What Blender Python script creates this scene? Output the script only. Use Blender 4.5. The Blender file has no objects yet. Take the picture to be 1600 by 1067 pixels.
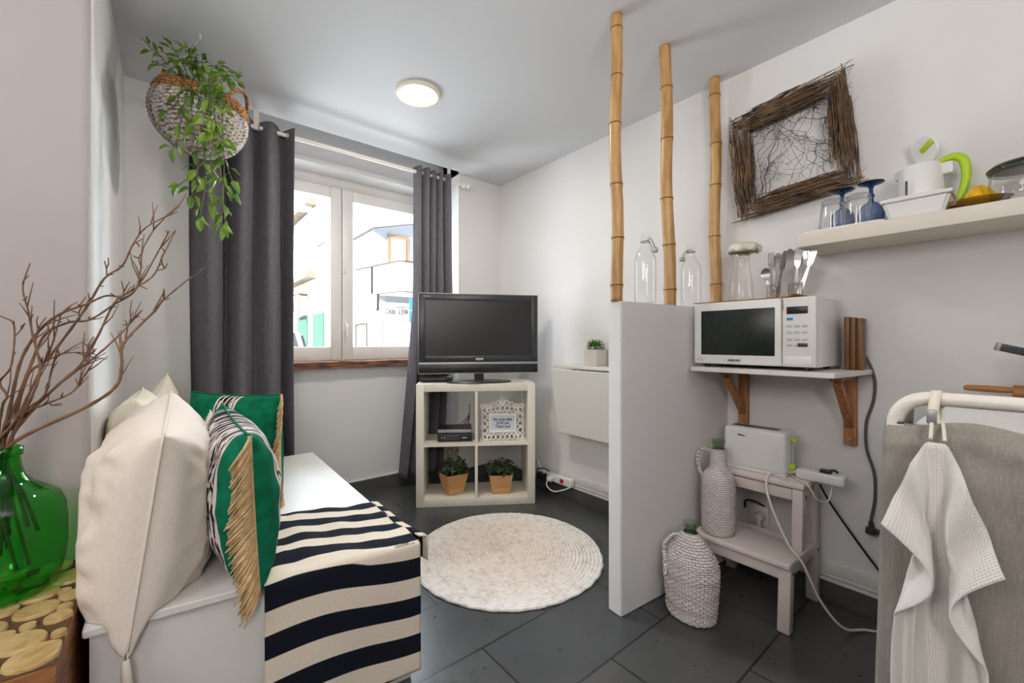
import bpy, bmesh, math, random
from mathutils import Vector, Matrix, noise
random.seed(11)
SC = bpy.context.scene
C = SC.collection
PI = math.pi
V = Vector
# ------------------------------------------------------------------ frame of the room
# X runs along the window wall, Y runs along the kitchen wall towards the window, Z is up. The eye is at 1.037 m.
EYE = V((0, 0, 1.037)); FP = 656.0
FW = V((.6319, .7750, 0)); RT = V((.7750, -.6319, 0))
def at(px, py, X=None, Y=None, Z=None, z=None):
    """a measured point of the photograph, put on a wall / height / distance in the room"""
    d = FW + RT * ((px - 800) / FP) + V((0, 0, (533.5 - py) / FP))
    if X is not None: t = X / d.x
    elif Y is not None: t = Y / d.y
    elif Z is not None: t = (Z - EYE.z) / d.z
    else: t = z
    return EYE + d * t
def lerp(a, b, t): return a + (b - a) * t
def sr(r, g, b):
    f = lambda c: (c / 255 / 12.92) if c / 255 <= .04045 else ((c / 255 + .055) / 1.055) ** 2.4
    return (f(r), f(g), f(b), 1)
# ------------------------------------------------------------------ materials
def new_mat(name):
    m = bpy.data.materials.new(name); m.use_nodes = True
    nt = m.node_tree; b = nt.nodes['Principled BSDF']
    return m, nt, b
def nd(nt, t, **kw):
    n = nt.nodes.new(t)
    for k, v in kw.items():
        if k in n.inputs: n.inputs[k].default_value = v
        else: setattr(n, k, v)
    return n
def ramp(nt, stops, interp='LINEAR'):
    r = nt.nodes.new('ShaderNodeValToRGB'); r.color_ramp.interpolation = interp
    while len(r.color_ramp.elements) < len(stops): r.color_ramp.elements.new(.5)
    for e, (p, c) in zip(r.color_ramp.elements, stops): e.position = p; e.color = c
    return r
def mat(name, c, rough=.5, metal=0, vary=.0, vs=8, bump=0, bs=60, spec=.5, trans=0, coat=0, stretch=None, c2=None, detail=3, sheen=0):
    m, nt, b = new_mat(name); L = nt.links
    b.inputs['Base Color'].default_value = c; b.inputs['Roughness'].default_value = rough
    b.inputs['Metallic'].default_value = metal; b.inputs['Specular IOR Level'].default_value = spec
    b.inputs['Coat Weight'].default_value = coat
    if sheen: b.inputs['Sheen Weight'].default_value = sheen
    tc = nt.nodes.new('ShaderNodeTexCoord'); vec = tc.outputs['Object']
    if stretch:
        mp = nt.nodes.new('ShaderNodeMapping'); mp.inputs['Scale'].default_value = stretch
        L.new(vec, mp.inputs['Vector']); vec = mp.outputs['Vector']
    if vary or c2:
        n = nd(nt, 'ShaderNodeTexNoise', Scale=vs, Detail=detail); L.new(vec, n.inputs['Vector'])
        lo = c2 if c2 else tuple(x * (1 - vary) for x in c[:3]) + (1,)
        hi = c if c2 else tuple(min(1, x * (1 + vary)) for x in c[:3]) + (1,)
        r = ramp(nt, [(.3, lo), (.7, hi)]); L.new(n.outputs['Fac'], r.inputs['Fac']); L.new(r.outputs['Color'], b.inputs['Base Color'])
    if bump:
        n = nd(nt, 'ShaderNodeTexNoise', Scale=bs, Detail=4); L.new(vec, n.inputs['Vector'])
        bp = nd(nt, 'ShaderNodeBump', Strength=bump, Distance=.01); L.new(n.outputs['Fac'], bp.inputs['Height']); L.new(bp.outputs['Normal'], b.inputs['Normal'])
    return m
def glass_mat(name, tint, edge=(.25, .25, .25, 1), gl=.9, power=2.2):
    """thin-walled glass: clear face on, tinted and reflecting at the rim"""
    m, nt, b = new_mat(name); L = nt.links; nt.nodes.remove(b); out = nt.nodes['Material Output']
    lw = nd(nt, 'ShaderNodeLayerWeight', Blend=.5)
    pw = nd(nt, 'ShaderNodeMath', operation='POWER'); pw.inputs[1].default_value = power; L.new(lw.outputs['Facing'], pw.inputs[0])
    mx = nt.nodes.new('ShaderNodeMix'); mx.data_type = 'RGBA'; mx.inputs[6].default_value = tint; mx.inputs[7].default_value = edge
    L.new(pw.outputs[0], mx.inputs[0])
    t = nt.nodes.new('ShaderNodeBsdfTransparent'); L.new(mx.outputs[2], t.inputs['Color'])
    g = nd(nt, 'ShaderNodeBsdfGlossy', Roughness=.03); g.inputs['Color'].default_value = (gl, gl, gl, 1)
    f5 = nd(nt, 'ShaderNodeMath', operation='POWER'); f5.inputs[1].default_value = 4.0; L.new(lw.outputs['Facing'], f5.inputs[0])
    fr = nd(nt, 'ShaderNodeMath', operation='MULTIPLY_ADD'); fr.inputs[1].default_value = .75; fr.inputs[2].default_value = .035; L.new(f5.outputs[0], fr.inputs[0]); s = nt.nodes.new('ShaderNodeMixShader')
    L.new(fr.outputs[0], s.inputs[0]); L.new(t.outputs[0], s.inputs[1]); L.new(g.outputs[0], s.inputs[2]); L.new(s.outputs[0], out.inputs['Surface'])
    return m
def cloth_mat(name, c, c2, ws=900, rough=.9, bump=.25, transl=0, spark=0):
    """woven fabric: two crossed fine wave threads with slubs"""
    m, nt, b = new_mat(name); L = nt.links
    uv = nt.nodes.new('ShaderNodeTexCoord')
    w1 = nd(nt, 'ShaderNodeTexNoise', Scale=1.0, Detail=3); mp1 = nt.nodes.new('ShaderNodeMapping'); mp1.inputs['Scale'].default_value = (ws * .04, ws * .5, ws * .5)
    w2 = nd(nt, 'ShaderNodeTexNoise', Scale=1.0, Detail=3); mp2 = nt.nodes.new('ShaderNodeMapping'); mp2.inputs['Scale'].default_value = (ws * .5, ws * .5, ws * .03)
    for mp, w in ((mp1, w1), (mp2, w2)): L.new(uv.outputs['Object'], mp.inputs['Vector']); L.new(mp.outputs['Vector'], w.inputs['Vector'])
    ad = nd(nt, 'ShaderNodeMath', operation='ADD'); L.new(w1.outputs['Fac'], ad.inputs[0]); L.new(w2.outputs['Fac'], ad.inputs[1])
    ml = nd(nt, 'ShaderNodeMath', operation='MULTIPLY'); ml.inputs[1].default_value = .5; L.new(ad.outputs[0], ml.inputs[0])
    r = ramp(nt, [(.35, c2), (.65, c)]); L.new(ml.outputs[0], r.inputs['Fac']); L.new(r.outputs['Color'], b.inputs['Base Color'])
    b.inputs['Roughness'].default_value = rough; b.inputs['Specular IOR Level'].default_value = .15
    bp = nd(nt, 'ShaderNodeBump', Strength=bump, Distance=.004); L.new(ml.outputs[0], bp.inputs['Height']); L.new(bp.outputs['Normal'], b.inputs['Normal'])
    last = b.outputs[0]; out = nt.nodes['Material Output']
    if transl:
        t = nt.nodes.new('ShaderNodeBsdfTranslucent'); L.new(r.outputs['Color'], t.inputs['Color'])
        s = nt.nodes.new('ShaderNodeMixShader'); s.inputs[0].default_value = transl; L.new(last, s.inputs[1]); L.new(t.outputs[0], s.inputs[2]); last = s.outputs[0]
    if spark:   # pinholes of the open weave
        n = nd(nt, 'ShaderNodeTexNoise', Scale=1, Detail=2); mp = nt.nodes.new('ShaderNodeMapping'); mp.inputs['Scale'].default_value = (260, 260, 110)
        L.new(uv.outputs['Object'], mp.inputs['Vector']); L.new(mp.outputs['Vector'], n.inputs['Vector'])
        rr = ramp(nt, [(.63, (0, 0, 0, 1)), (.72, (spark, spark, spark, 1))]); L.new(n.outputs['Fac'], rr.inputs['Fac'])
        t = nt.nodes.new('ShaderNodeBsdfTransparent'); s = nt.nodes.new('ShaderNodeMixShader'); L.new(rr.outputs['Color'], s.inputs[0]); L.new(last, s.inputs[1]); L.new(t.outputs[0], s.inputs[2]); last = s.outputs[0]
    L.new(last, out.inputs['Surface'])
    return m
def wood_mat(name, c, c2, scale=(3, 3, 30), rough=.5, ns=6, bump=.1):
    m, nt, b = new_mat(name); L = nt.links
    tc = nt.nodes.new('ShaderNodeTexCoord'); mp = nt.nodes.new('ShaderNodeMapping'); mp.inputs['Scale'].default_value = scale
    n = nd(nt, 'ShaderNodeTexNoise', Scale=ns, Detail=5, Distortion=.6)
    L.new(tc.outputs['Object'], mp.inputs['Vector']); L.new(mp.outputs['Vector'], n.inputs['Vector'])
    r = ramp(nt, [(.32, c2), (.62, c)]); L.new(n.outputs['Fac'], r.inputs['Fac']); L.new(r.outputs['Color'], b.inputs['Base Color'])
    b.inputs['Roughness'].default_value = rough
    if bump:
        bp = nd(nt, 'ShaderNodeBump', Strength=bump, Distance=.005); L.new(n.outputs['Fac'], bp.inputs['Height']); L.new(bp.outputs['Normal'], b.inputs['Normal'])
    return m
def emit_mat(name, c, s):
    m, nt, b = new_mat(name); b.inputs['Base Color'].default_value = c
    b.inputs['Emission Color'].default_value = c; b.inputs['Emission Strength'].default_value = s
    return m
M = {}
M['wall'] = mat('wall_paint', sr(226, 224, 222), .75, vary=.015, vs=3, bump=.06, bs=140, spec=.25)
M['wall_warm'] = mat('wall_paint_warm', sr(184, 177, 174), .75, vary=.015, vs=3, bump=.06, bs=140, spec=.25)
M['ceil'] = mat('ceiling_paint', sr(216, 217, 219), .85, vary=.02, vs=1.5, spec=.2)
M['trimw'] = mat('trim_white', sr(225, 223, 218), .5, vary=.02)
M['frame_w'] = mat('window_frame_paint', sr(232, 228, 222), .4, vary=.02)
M['lacq'] = mat('white_lacquer', sr(228, 226, 220), .35, vary=.01)
M['cream_lacq'] = mat('cream_lacquer', sr(226, 219, 204), .4, vary=.015)
M['bench'] = mat('bench_white', sr(225, 223, 219), .3, vary=.01)
M['shelf_c'] = mat('shelf_cream', sr(222, 214, 200), .45, vary=.02)
M['blackp'] = mat('black_plastic', sr(24, 25, 26), .35, vary=.05)
M['dkplast'] = mat('dark_plastic', sr(52, 54, 56), .3, vary=.05)
M['screen'] = mat('tv_screen', sr(44, 43, 44), .30, spec=.35, vary=.03)
M['silver'] = mat('silver_trim', sr(165, 165, 165), .35, metal=.5, vary=.02)
M['steel'] = mat('steel', sr(205, 203, 200), .2, metal=1, vary=.03)
M['chrome_dk'] = mat('dark_wire', sr(90, 86, 80), .3, metal=.8, vary=.03)
M['wplast'] = mat('white_plastic', sr(232, 231, 228), .3, vary=.01)
M['wplast_m'] = mat('white_plastic_matt', sr(226, 224, 220), .5, vary=.015)
M['green_p'] = mat('lime_plastic', sr(172, 205, 20), .35, vary=.03)
M['yellow_p'] = mat('yellow_plastic', sr(240, 190, 20), .35, vary=.03)
M['red_p'] = mat('red_switch', sr(190, 40, 30), .3, vary=.03)
M['blue_p'] = mat('blue_key', sr(40, 140, 205), .4, vary=.03)
M['grey_p'] = mat('grey_key', sr(190, 190, 190), .5, vary=.03)
M['mwglass'] = mat('microwave_window', sr(30, 36, 33), .30, spec=.4, vary=.2, vs=60)
M['bamboo'] = wood_mat('bamboo_skin', sr(198, 156, 98), sr(160, 116, 64), (14, 14, 1.5), .35, 4, .05)
M['bamboo_n'] = mat('bamboo_node', sr(112, 78, 44), .6, vary=.1)
M['pine'] = wood_mat('bracket_wood', sr(176, 122, 76), sr(140, 92, 52), (20, 20, 3), .5, 4)
M['potwood'] = wood_mat('pot_bamboo', sr(206, 160, 104), sr(184, 132, 76), (3, 3, 60), .5, 3)
M['blockwood'] = wood_mat('chopping_wood', sr(132, 84, 34), sr(58, 34, 14), (70, 70, 1.5), .45, 3)
M['pinwood'] = wood_mat('rolling_wood', sr(164, 112, 62), sr(134, 84, 42), (20, 3, 20), .5, 4)
M['bark'] = mat('rustic_sill', sr(158, 108, 76), .8, c2=sr(60, 42, 32), vs=9, bump=.6, bs=25, stretch=(1, 6, 6))
M['twig'] = mat('twig_bark', sr(136, 106, 78), .85, c2=sr(58, 44, 34), vs=18, bump=.3)
M['twig2'] = mat('twig_bark_thin', sr(92, 72, 56), .85, c2=sr(58, 44, 34), vs=25)
M['branch'] = mat('branch_bark', sr(138, 104, 78), .8, c2=sr(88, 62, 48), vs=14, bump=.25, bs=40)
M['leaf'] = mat('leaf_green', sr(134, 168, 52), .45, c2=sr(56, 92, 30), vs=9, spec=.4)
M['leaf_dk'] = mat('leaf_dark', sr(88, 108, 70), .5, c2=sr(36, 52, 34), vs=22, spec=.4)
M['leaf_lt'] = mat('leaf_light', sr(110, 160, 70), .5, c2=sr(60, 110, 40), vs=40)
M['leaf_y'] = mat('leaf_yellowish', sr(150, 130, 60), .6, c2=sr(110, 92, 40), vs=30)
M['stemg'] = mat('stem_green', sr(86, 92, 50), .6, vary=.1)
M['soil'] = mat('potting_soil', sr(50, 40, 32), .95, vary=.3, vs=60, bump=.5)
M['rope_w'] = mat('basket_white', sr(206, 196, 186), .85, c2=sr(150, 136, 124), vs=70, bump=.4, bs=200)
M['rope_b'] = mat('basket_brown', sr(172, 126, 78), .85, c2=sr(108, 72, 40), vs=60, bump=.4, bs=200)
M['wicker_w'] = mat('painted_wicker', sr(216, 208, 202), .75, c2=sr(170, 150, 140), vs=38, bump=.3, bs=160)
M['wicker_b'] = mat('brown_wicker', sr(140, 90, 54), .7, c2=sr(84, 50, 28), vs=50, bump=.3)
M['mat_straw'] = mat('bamboo_mat', sr(186, 140, 76), .7, c2=sr(120, 80, 36), vs=60, stretch=(1, 12, 1))
M['cream_f'] = cloth_mat('cream_linen', sr(240, 230, 219), sr(230, 219, 207), 900, bump=.12)
M['cream_f2'] = cloth_mat('ivory_cotton', sr(240, 234, 216), sr(230, 223, 204), 900, bump=.12)
M['fringe'] = mat('fringe_cotton', sr(222, 192, 148), .9, c2=sr(190, 156, 110), vs=60, spec=.1)
M['linen'] = cloth_mat('grey_linen', sr(164, 158, 149), sr(144, 138, 129), 800, bump=.15, transl=.1)
M['towel'] = None
M['curtain'] = cloth_mat('charcoal_weave', sr(122, 119, 124), sr(94, 92, 97), 700, transl=.1, spark=.35)
M['card'] = mat('sign_paper', sr(206, 212, 222), .8, vary=.01)
M['ink'] = mat('ink', sr(50, 54, 66), .8, vary=.02)
M['inkgrey'] = mat('ink_grey', sr(62, 62, 66), .8, vary=.02)
M['white_let'] = mat('white_lettering', sr(225, 225, 225), .5, vary=.02)
M['cable_w'] = mat('white_cable', sr(226, 222, 214), .45, vary=.02)
M['cable_d'] = mat('dark_cable', sr(84, 80, 78), .5, vary=.04)
M['cable_b'] = mat('black_cable', sr(22, 22, 22), .45, vary=.04)
M['tube_w'] = mat('white_tube', sr(236, 230, 220), .3, vary=.01)
M['ceramic_g'] = mat('ribbed_pot', sr(222, 214, 204), .6, vary=.04, vs=30)
M['slice'] = None
M['frame_fil'] = mat('filigree_white', sr(236, 230, 224), .5, vary=.02)
M['stool'] = mat('stool_paint', sr(220, 208, 202), .5, vary=.03, vs=12, bump=.04, bs=40)
M['tile_base'] = mat('dark_base_tile', sr(84, 84, 82), .35, vary=.12, vs=12, bump=.1)
M['glass'] = glass_mat('clear_glass', (.985, .985, .985, 1), (.5, .51, .51, 1), 1.0, 4.5)
M['glass_thin'] = glass_mat('window_glass', (.98, .985, .98, 1), (.9, .92, .91, 1), .8, 4)
M['glass_green'] = glass_mat('green_glass', (.27, .84, .30, 1), (.04, .42, .08, 1), .8, 2.6)
M['glass_olive'] = glass_mat('olive_glass', (.78, .85, .74, 1), (.34, .44, .30, 1), .9, 3)
M['glass_blue'] = glass_mat('blue_glass', (.42, .50, .66, 1), (.05, .09, .20, 1), .9, 2)
M['glass_bluebase'] = glass_mat('blue_base_glass', (.10, .26, .42, 1), (.0, .03, .09, 1), .8, 1.5)
M['glass_brown'] = glass_mat('smoked_glass', (.42, .35, .30, 1), (.10, .07, .05, 1), .8, 2)
M['clearplast'] = glass_mat('frosted_clip', (.8, .8, .8, 1), (.5, .5, .5, 1), .7, 2)
M['film'] = mat('crumpled_film', sr(226, 222, 206), .3, vary=.04, vs=40, bump=.6, bs=50, spec=.6)
M['lamp'] = emit_mat('lamp_glass', (1, .92, .70, 1), 9.0)
M['lamp_ring'] = mat('lamp_ring', sr(226, 216, 196), .5, vary=.02)
# exterior
M['fac_a'] = mat('facade_cream', sr(244, 236, 222), .9, vary=.02, vs=2)
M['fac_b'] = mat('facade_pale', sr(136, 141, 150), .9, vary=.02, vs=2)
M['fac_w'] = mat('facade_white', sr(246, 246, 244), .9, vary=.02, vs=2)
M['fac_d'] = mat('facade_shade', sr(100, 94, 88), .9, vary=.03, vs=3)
M['fac_line'] = mat('facade_dark_edge', sr(66, 62, 60), .9, vary=.03, vs=3)
M['shut_g'] = mat('green_shutter', sr(46, 84, 72), .7, vary=.05)
M['orange'] = mat('terracotta_trim', sr(132, 92, 66), .8, vary=.05)
M['roadsign'] = mat('sign_blue', sr(18, 86, 150), .5, vary=.03)
M['street'] = mat('asphalt', sr(150, 150, 150), .9, vary=.08, vs=4)
M['carpaint'] = mat('car_white', sr(222, 222, 222), .25, vary=.02, coat=.5)
M['carglass'] = mat('car_glass', sr(50, 54, 58), .1, vary=.03)
M['tail'] = mat('tail_light', sr(120, 30, 24), .3, vary=.03)
M['tyre'] = mat('tyre_rubber', sr(34, 34, 34), .8, vary=.05)

def wicker_mat(name, c, c2, gap, bw, rh, r, ms=.0012):
    m, nt, b = new_mat(name); L = nt.links
    tc = nt.nodes.new('ShaderNodeTexCoord'); sp = nt.nodes.new('ShaderNodeSeparateXYZ'); L.new(tc.outputs['Object'], sp.inputs[0])
    at2 = nd(nt, 'ShaderNodeMath', operation='ARCTAN2'); L.new(sp.outputs['Y'], at2.inputs[0]); L.new(sp.outputs['X'], at2.inputs[1])
    mu = nd(nt, 'ShaderNodeMath', operation='MULTIPLY'); mu.inputs[1].default_value = r; L.new(at2.outputs[0], mu.inputs[0])
    n = nd(nt, 'ShaderNodeTexNoise', Scale=40, Detail=3); L.new(tc.outputs['Object'], n.inputs['Vector'])
    wz = nd(nt, 'ShaderNodeMath', operation='MULTIPLY_ADD'); wz.inputs[1].default_value = .006; L.new(n.outputs['Fac'], wz.inputs[0]); L.new(sp.outputs['Z'], wz.inputs[2])
    cb = nt.nodes.new('ShaderNodeCombineXYZ'); L.new(mu.outputs[0], cb.inputs[0]); L.new(wz.outputs[0], cb.inputs[1])
    br = nt.nodes.new('ShaderNodeTexBrick'); br.inputs['Scale'].default_value = 1; br.inputs['Brick Width'].default_value = bw; br.inputs['Row Height'].default_value = rh
    br.inputs['Mortar Size'].default_value = ms; br.inputs['Mortar Smooth'].default_value = .6; br.inputs['Bias'].default_value = 0
    br.inputs['Color1'].default_value = c; br.inputs['Color2'].default_value = c2; br.inputs['Mortar'].default_value = gap
    L.new(cb.outputs[0], br.inputs['Vector'])
    n2 = nd(nt, 'ShaderNodeTexNoise', Scale=22, Detail=5); L.new(tc.outputs['Object'], n2.inputs['Vector'])
    rr = ramp(nt, [(.60, (0, 0, 0, 1)), (.76, (.5, .5, .5, 1))]); L.new(n2.outputs['Fac'], rr.inputs['Fac'])
    mx = nt.nodes.new('ShaderNodeMix'); mx.data_type = 'RGBA'; L.new(rr.outputs['Color'], mx.inputs[0]); L.new(br.outputs['Color'], mx.inputs[6]); mx.inputs[7].default_value = gap
    L.new(mx.outputs[2], b.inputs['Base Color']); b.inputs['Roughness'].default_value = .8; b.inputs['Specular IOR Level'].default_value = .2
    bp = nd(nt, 'ShaderNodeBump', Strength=.9, Distance=.004); bp.invert = True; L.new(br.outputs['Fac'], bp.inputs['Height']); L.new(bp.outputs['Normal'], b.inputs['Normal'])
    return m
M['wicker_w'] = wicker_mat('painted_wicker', sr(244, 238, 234), sr(230, 222, 218), sr(164, 146, 136), .022, .0085, .075)
M['rope_w'] = wicker_mat('basket_white', sr(214, 206, 198), sr(194, 184, 176), sr(122, 106, 94), .026, .0135, .17, .0018)
M['rope_b'] = wicker_mat('basket_brown', sr(186, 138, 88), sr(154, 106, 62), sr(104, 70, 42), .026, .0135, .17, .0018)
def floor_mat():
    m, nt, b = new_mat('slate_tiles'); L = nt.links
    tc = nt.nodes.new('ShaderNodeTexCoord'); mp = nt.nodes.new('ShaderNodeMapping'); mp.inputs['Location'].default_value = (-.82, -1.165, 0)
    L.new(tc.outputs['Object'], mp.inputs['Vector'])
    br = nt.nodes.new('ShaderNodeTexBrick'); br.offset = .5; br.squash = 1
    br.inputs['Scale'].default_value = 1; br.inputs['Brick Width'].default_value = .6; br.inputs['Row Height'].default_value = .305
    br.inputs['Mortar Size'].default_value = .0045; br.inputs['Mortar Smooth'].default_value = .3; br.inputs['Bias'].default_value = 0
    br.inputs['Color1'].default_value = sr(66, 68, 70); br.inputs['Color2'].default_value = sr(75, 75, 74); br.inputs['Mortar'].default_value = sr(34, 34, 35)
    L.new(mp.outputs['Vector'], br.inputs['Vector'])
    n = nd(nt, 'ShaderNodeTexNoise', Scale=5, Detail=6); L.new(tc.outputs['Object'], n.inputs['Vector'])
    r = ramp(nt, [(.3, (.86, .86, .85, 1)), (.7, (1.1, 1.1, 1.09, 1))]); L.new(n.outputs['Fac'], r.inputs['Fac'])
    mx = nt.nodes.new('ShaderNodeMix'); mx.data_type = 'RGBA'; mx.blend_type = 'MULTIPLY'; mx.inputs[0].default_value = 1
    L.new(br.outputs['Color'], mx.inputs[6]); L.new(r.outputs['Color'], mx.inputs[7]); L.new(mx.outputs[2], b.inputs['Base Color'])
    n2 = nd(nt, 'ShaderNodeTexNoise', Scale=28, Detail=5); L.new(tc.outputs['Object'], n2.inputs['Vector'])
    rr = ramp(nt, [(.3, (.27, .27, .27, 1)), (.7, (.36, .36, .36, 1))]); L.new(n2.outputs['Fac'], rr.inputs['Fac']); L.new(rr.outputs['Color'], b.inputs['Roughness'])
    sub = nd(nt, 'ShaderNodeMath', operation='MULTIPLY_ADD'); sub.inputs[1].default_value = -2.0; L.new(br.outputs['Fac'], sub.inputs[0]); L.new(n2.outputs['Fac'], sub.inputs[2])
    bp = nd(nt, 'ShaderNodeBump', Strength=.10, Distance=.006); L.new(sub.outputs[0], bp.inputs['Height']); L.new(bp.outputs['Normal'], b.inputs['Normal'])
    b.inputs['Specular IOR Level'].default_value = .6
    return m
M['floor'] = floor_mat()
def uv_mat(name, build):
    m, nt, b = new_mat(name); tc = nt.nodes.new('ShaderNodeTexCoord'); sp = nt.nodes.new('ShaderNodeSeparateXYZ'); nt.links.new(tc.outputs['UV'], sp.inputs[0])
    build(nt, b, tc, sp); b.inputs['Roughness'].default_value = .92; b.inputs['Specular IOR Level'].default_value = .12
    return m
def stripes(nt, b, tc, sp):
    L = nt.links
    n = nd(nt, 'ShaderNodeTexNoise', Scale=3, Detail=2); L.new(tc.outputs['UV'], n.inputs['Vector'])
    mu = nd(nt, 'ShaderNodeMath', operation='MULTIPLY'); mu.inputs[1].default_value = 1 / .115; L.new(sp.outputs['Y'], mu.inputs[0])
    wob = nd(nt, 'ShaderNodeMath', operation='MULTIPLY_ADD'); wob.inputs[1].default_value = .1; L.new(n.outputs['Fac'], wob.inputs[0]); L.new(mu.outputs[0], wob.inputs[2])
    fr = nd(nt, 'ShaderNodeMath', operation='FRACT'); L.new(wob.outputs[0], fr.inputs[0])
    r = ramp(nt, [(0, sr(24, 28, 38)), (.485, sr(24, 28, 38)), (.50, sr(232, 220, 202)), (.985, sr(232, 220, 202)), (1, sr(24, 28, 38))])
    L.new(fr.outputs[0], r.inputs['Fac'])
    n2 = nd(nt, 'ShaderNodeTexNoise', Scale=260, Detail=2); L.new(tc.outputs['UV'], n2.inputs['Vector'])
    r2 = ramp(nt, [(.3, (.86, .86, .86, 1)), (.7, (1, 1, 1, 1))]); L.new(n2.outputs['Fac'], r2.inputs['Fac'])
    mx = nt.nodes.new('ShaderNodeMix'); mx.data_type = 'RGBA'; mx.blend_type = 'MULTIPLY'; mx.inputs[0].default_value = 1
    L.new(r.outputs['Color'], mx.inputs[6]); L.new(r2.outputs['Color'], mx.inputs[7]); L.new(mx.outputs[2], b.inputs['Base Color'])
    bp = nd(nt, 'ShaderNodeBump', Strength=.3, Distance=.003); L.new(n2.outputs['Fac'], bp.inputs['Height']); L.new(bp.outputs['Normal'], b.inputs['Normal'])
M['stripe'] = uv_mat('striped_throw', stripes)
def zebra(nt, b, tc, sp, bw=.35):
    """green centre band, black and white zebra sides, black and white piping lines between"""
    L = nt.links
    mp = nt.nodes.new('ShaderNodeMapping'); mp.inputs['Scale'].default_value = (46, 8, 1); mp.inputs['Rotation'].default_value = (0, 0, .25); L.new(tc.outputs['UV'], mp.inputs['Vector'])
    w = nt.nodes.new('ShaderNodeTexNoise'); w.inputs['Scale'].default_value = 1; w.inputs['Detail'].default_value = 1; w.inputs['Distortion'].default_value = 1.2; L.new(mp.outputs['Vector'], w.inputs['Vector'])
    zr = ramp(nt, [(.49, sr(28, 26, 34)), (.52, sr(226, 218, 214))]); L.new(w.outputs['Fac'], zr.inputs['Fac'])
    n = nd(nt, 'ShaderNodeTexNoise', Scale=9, Detail=3); L.new(tc.outputs['UV'], n.inputs['Vector'])
    gr = ramp(nt, [(.3, sr(10, 92, 66)), (.7, sr(18, 122, 88))]); L.new(n.outputs['Fac'], gr.inputs['Fac'])
    ab = nd(nt, 'ShaderNodeMath', operation='SUBTRACT'); ab.inputs[1].default_value = .5; L.new(sp.outputs['X'], ab.inputs[0])
    a2 = nd(nt, 'ShaderNodeMath', operation='ABSOLUTE'); L.new(ab.outputs[0], a2.inputs[0])
    band = ramp(nt, [(0, (1, 1, 1, 1)), (bw, (0, 0, 0, 1))], 'CONSTANT'); L.new(a2.outputs[0], band.inputs['Fac'])
    mx = nt.nodes.new('ShaderNodeMix'); mx.data_type = 'RGBA'; L.new(band.outputs['Color'], mx.inputs[0]); L.new(gr.outputs['Color'], mx.inputs[6]); L.new(zr.outputs['Color'], mx.inputs[7])
    pipe = ramp(nt, [(0, (0, 0, 0, 1)), (bw - .010, (1, 1, 1, 1)), (bw + .012, (0, 0, 0, 1))], 'CONSTANT'); L.new(a2.outputs[0], pipe.inputs['Fac'])
    m2 = nt.nodes.new('ShaderNodeMix'); m2.data_type = 'RGBA'; L.new(pipe.outputs['Color'], m2.inputs[0]); L.new(mx.outputs[2], m2.inputs[6]); m2.inputs[7].default_value = sr(222, 214, 208)
    L.new(m2.outputs[2], b.inputs['Base Color'])
M['zebra'] = uv_mat('green_zebra_cover', zebra)
M['zebra2'] = uv_mat('green_cover_narrow_zebra', lambda *a: zebra(*a, .10))
def tribal(nt, b, tc, sp):
    L = nt.links
    br = nt.nodes.new('ShaderNodeTexBrick'); br.inputs['Scale'].default_value = 1; br.inputs['Brick Width'].default_value = .09; br.inputs['Row Height'].default_value = .04
    br.inputs['Mortar Size'].default_value = .013; br.inputs['Bias'].default_value = -.2
    br.inputs['Color1'].default_value = sr(34, 30, 32); br.inputs['Color2'].default_value = sr(226, 216, 206); br.inputs['Mortar'].default_value = sr(228, 218, 208)
    L.new(tc.outputs['UV'], br.inputs['Vector']); L.new(br.outputs['Color'], b.inputs['Base Color'])
M['tribal'] = uv_mat('black_white_dashes', tribal)
def waffle(nt, b, tc, sp):
    L = nt.links
    prev = None
    for ax in ('X', 'Y'):
        mu = nd(nt, 'ShaderNodeMath', operation='MULTIPLY'); mu.inputs[1].default_value = 2 * PI / .0042; L.new(sp.outputs[ax], mu.inputs[0])
        si = nd(nt, 'ShaderNodeMath', operation='SINE'); L.new(mu.outputs[0], si.inputs[0])
        if prev is None: prev = si
        else:
            ad = nd(nt, 'ShaderNodeMath', operation='MAXIMUM'); L.new(prev.outputs[0], ad.inputs[0]); L.new(si.outputs[0], ad.inputs[1])
    bp = nd(nt, 'ShaderNodeBump', Strength=.45, Distance=.002); L.new(ad.outputs[0], bp.inputs['Height']); L.new(bp.outputs['Normal'], b.inputs['Normal'])
    r = ramp(nt, [(.0, sr(222, 219, 211)), (.8, sr(238, 235, 228))]); L.new(ad.outputs[0], r.inputs['Fac']); L.new(r.outputs['Color'], b.inputs['Base Color'])
M['towel'] = uv_mat('white_waffle', waffle)
def jute():
    m, nt, b = new_mat('jute_braid'); L = nt.links
    tc = nt.nodes.new('ShaderNodeTexCoord'); n = nd(nt, 'ShaderNodeTexNoise', Scale=45, Detail=4); L.new(tc.outputs['Object'], n.inputs['Vector'])
    r = ramp(nt, [(.25, sr(206, 196, 186)), (.5, sr(236, 230, 222)), (.75, sr(244, 240, 236))]); L.new(n.outputs['Fac'], r.inputs['Fac'])
    ln = nd(nt, 'ShaderNodeVectorMath', operation='LENGTH'); L.new(tc.outputs['Object'], ln.inputs[0])
    rr = ramp(nt, [(0, sr(240, 230, 220)), (.3, sr(246, 240, 236)), (.44, sr(250, 250, 251))]); L.new(ln.outputs['Value'], rr.inputs['Fac'])
    mx = nt.nodes.new('ShaderNodeMix'); mx.data_type = 'RGBA'; mx.blend_type = 'MULTIPLY'; mx.inputs[0].default_value = 1
    L.new(r.outputs['Color'], mx.inputs[6]); L.new(rr.outputs['Color'], mx.inputs[7]); L.new(mx.outputs[2], b.inputs['Base Color'])
    b.inputs['Roughness'].default_value = .9; b.inputs['Specular IOR Level'].default_value = .1
    return m
M['jute'] = jute()
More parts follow.
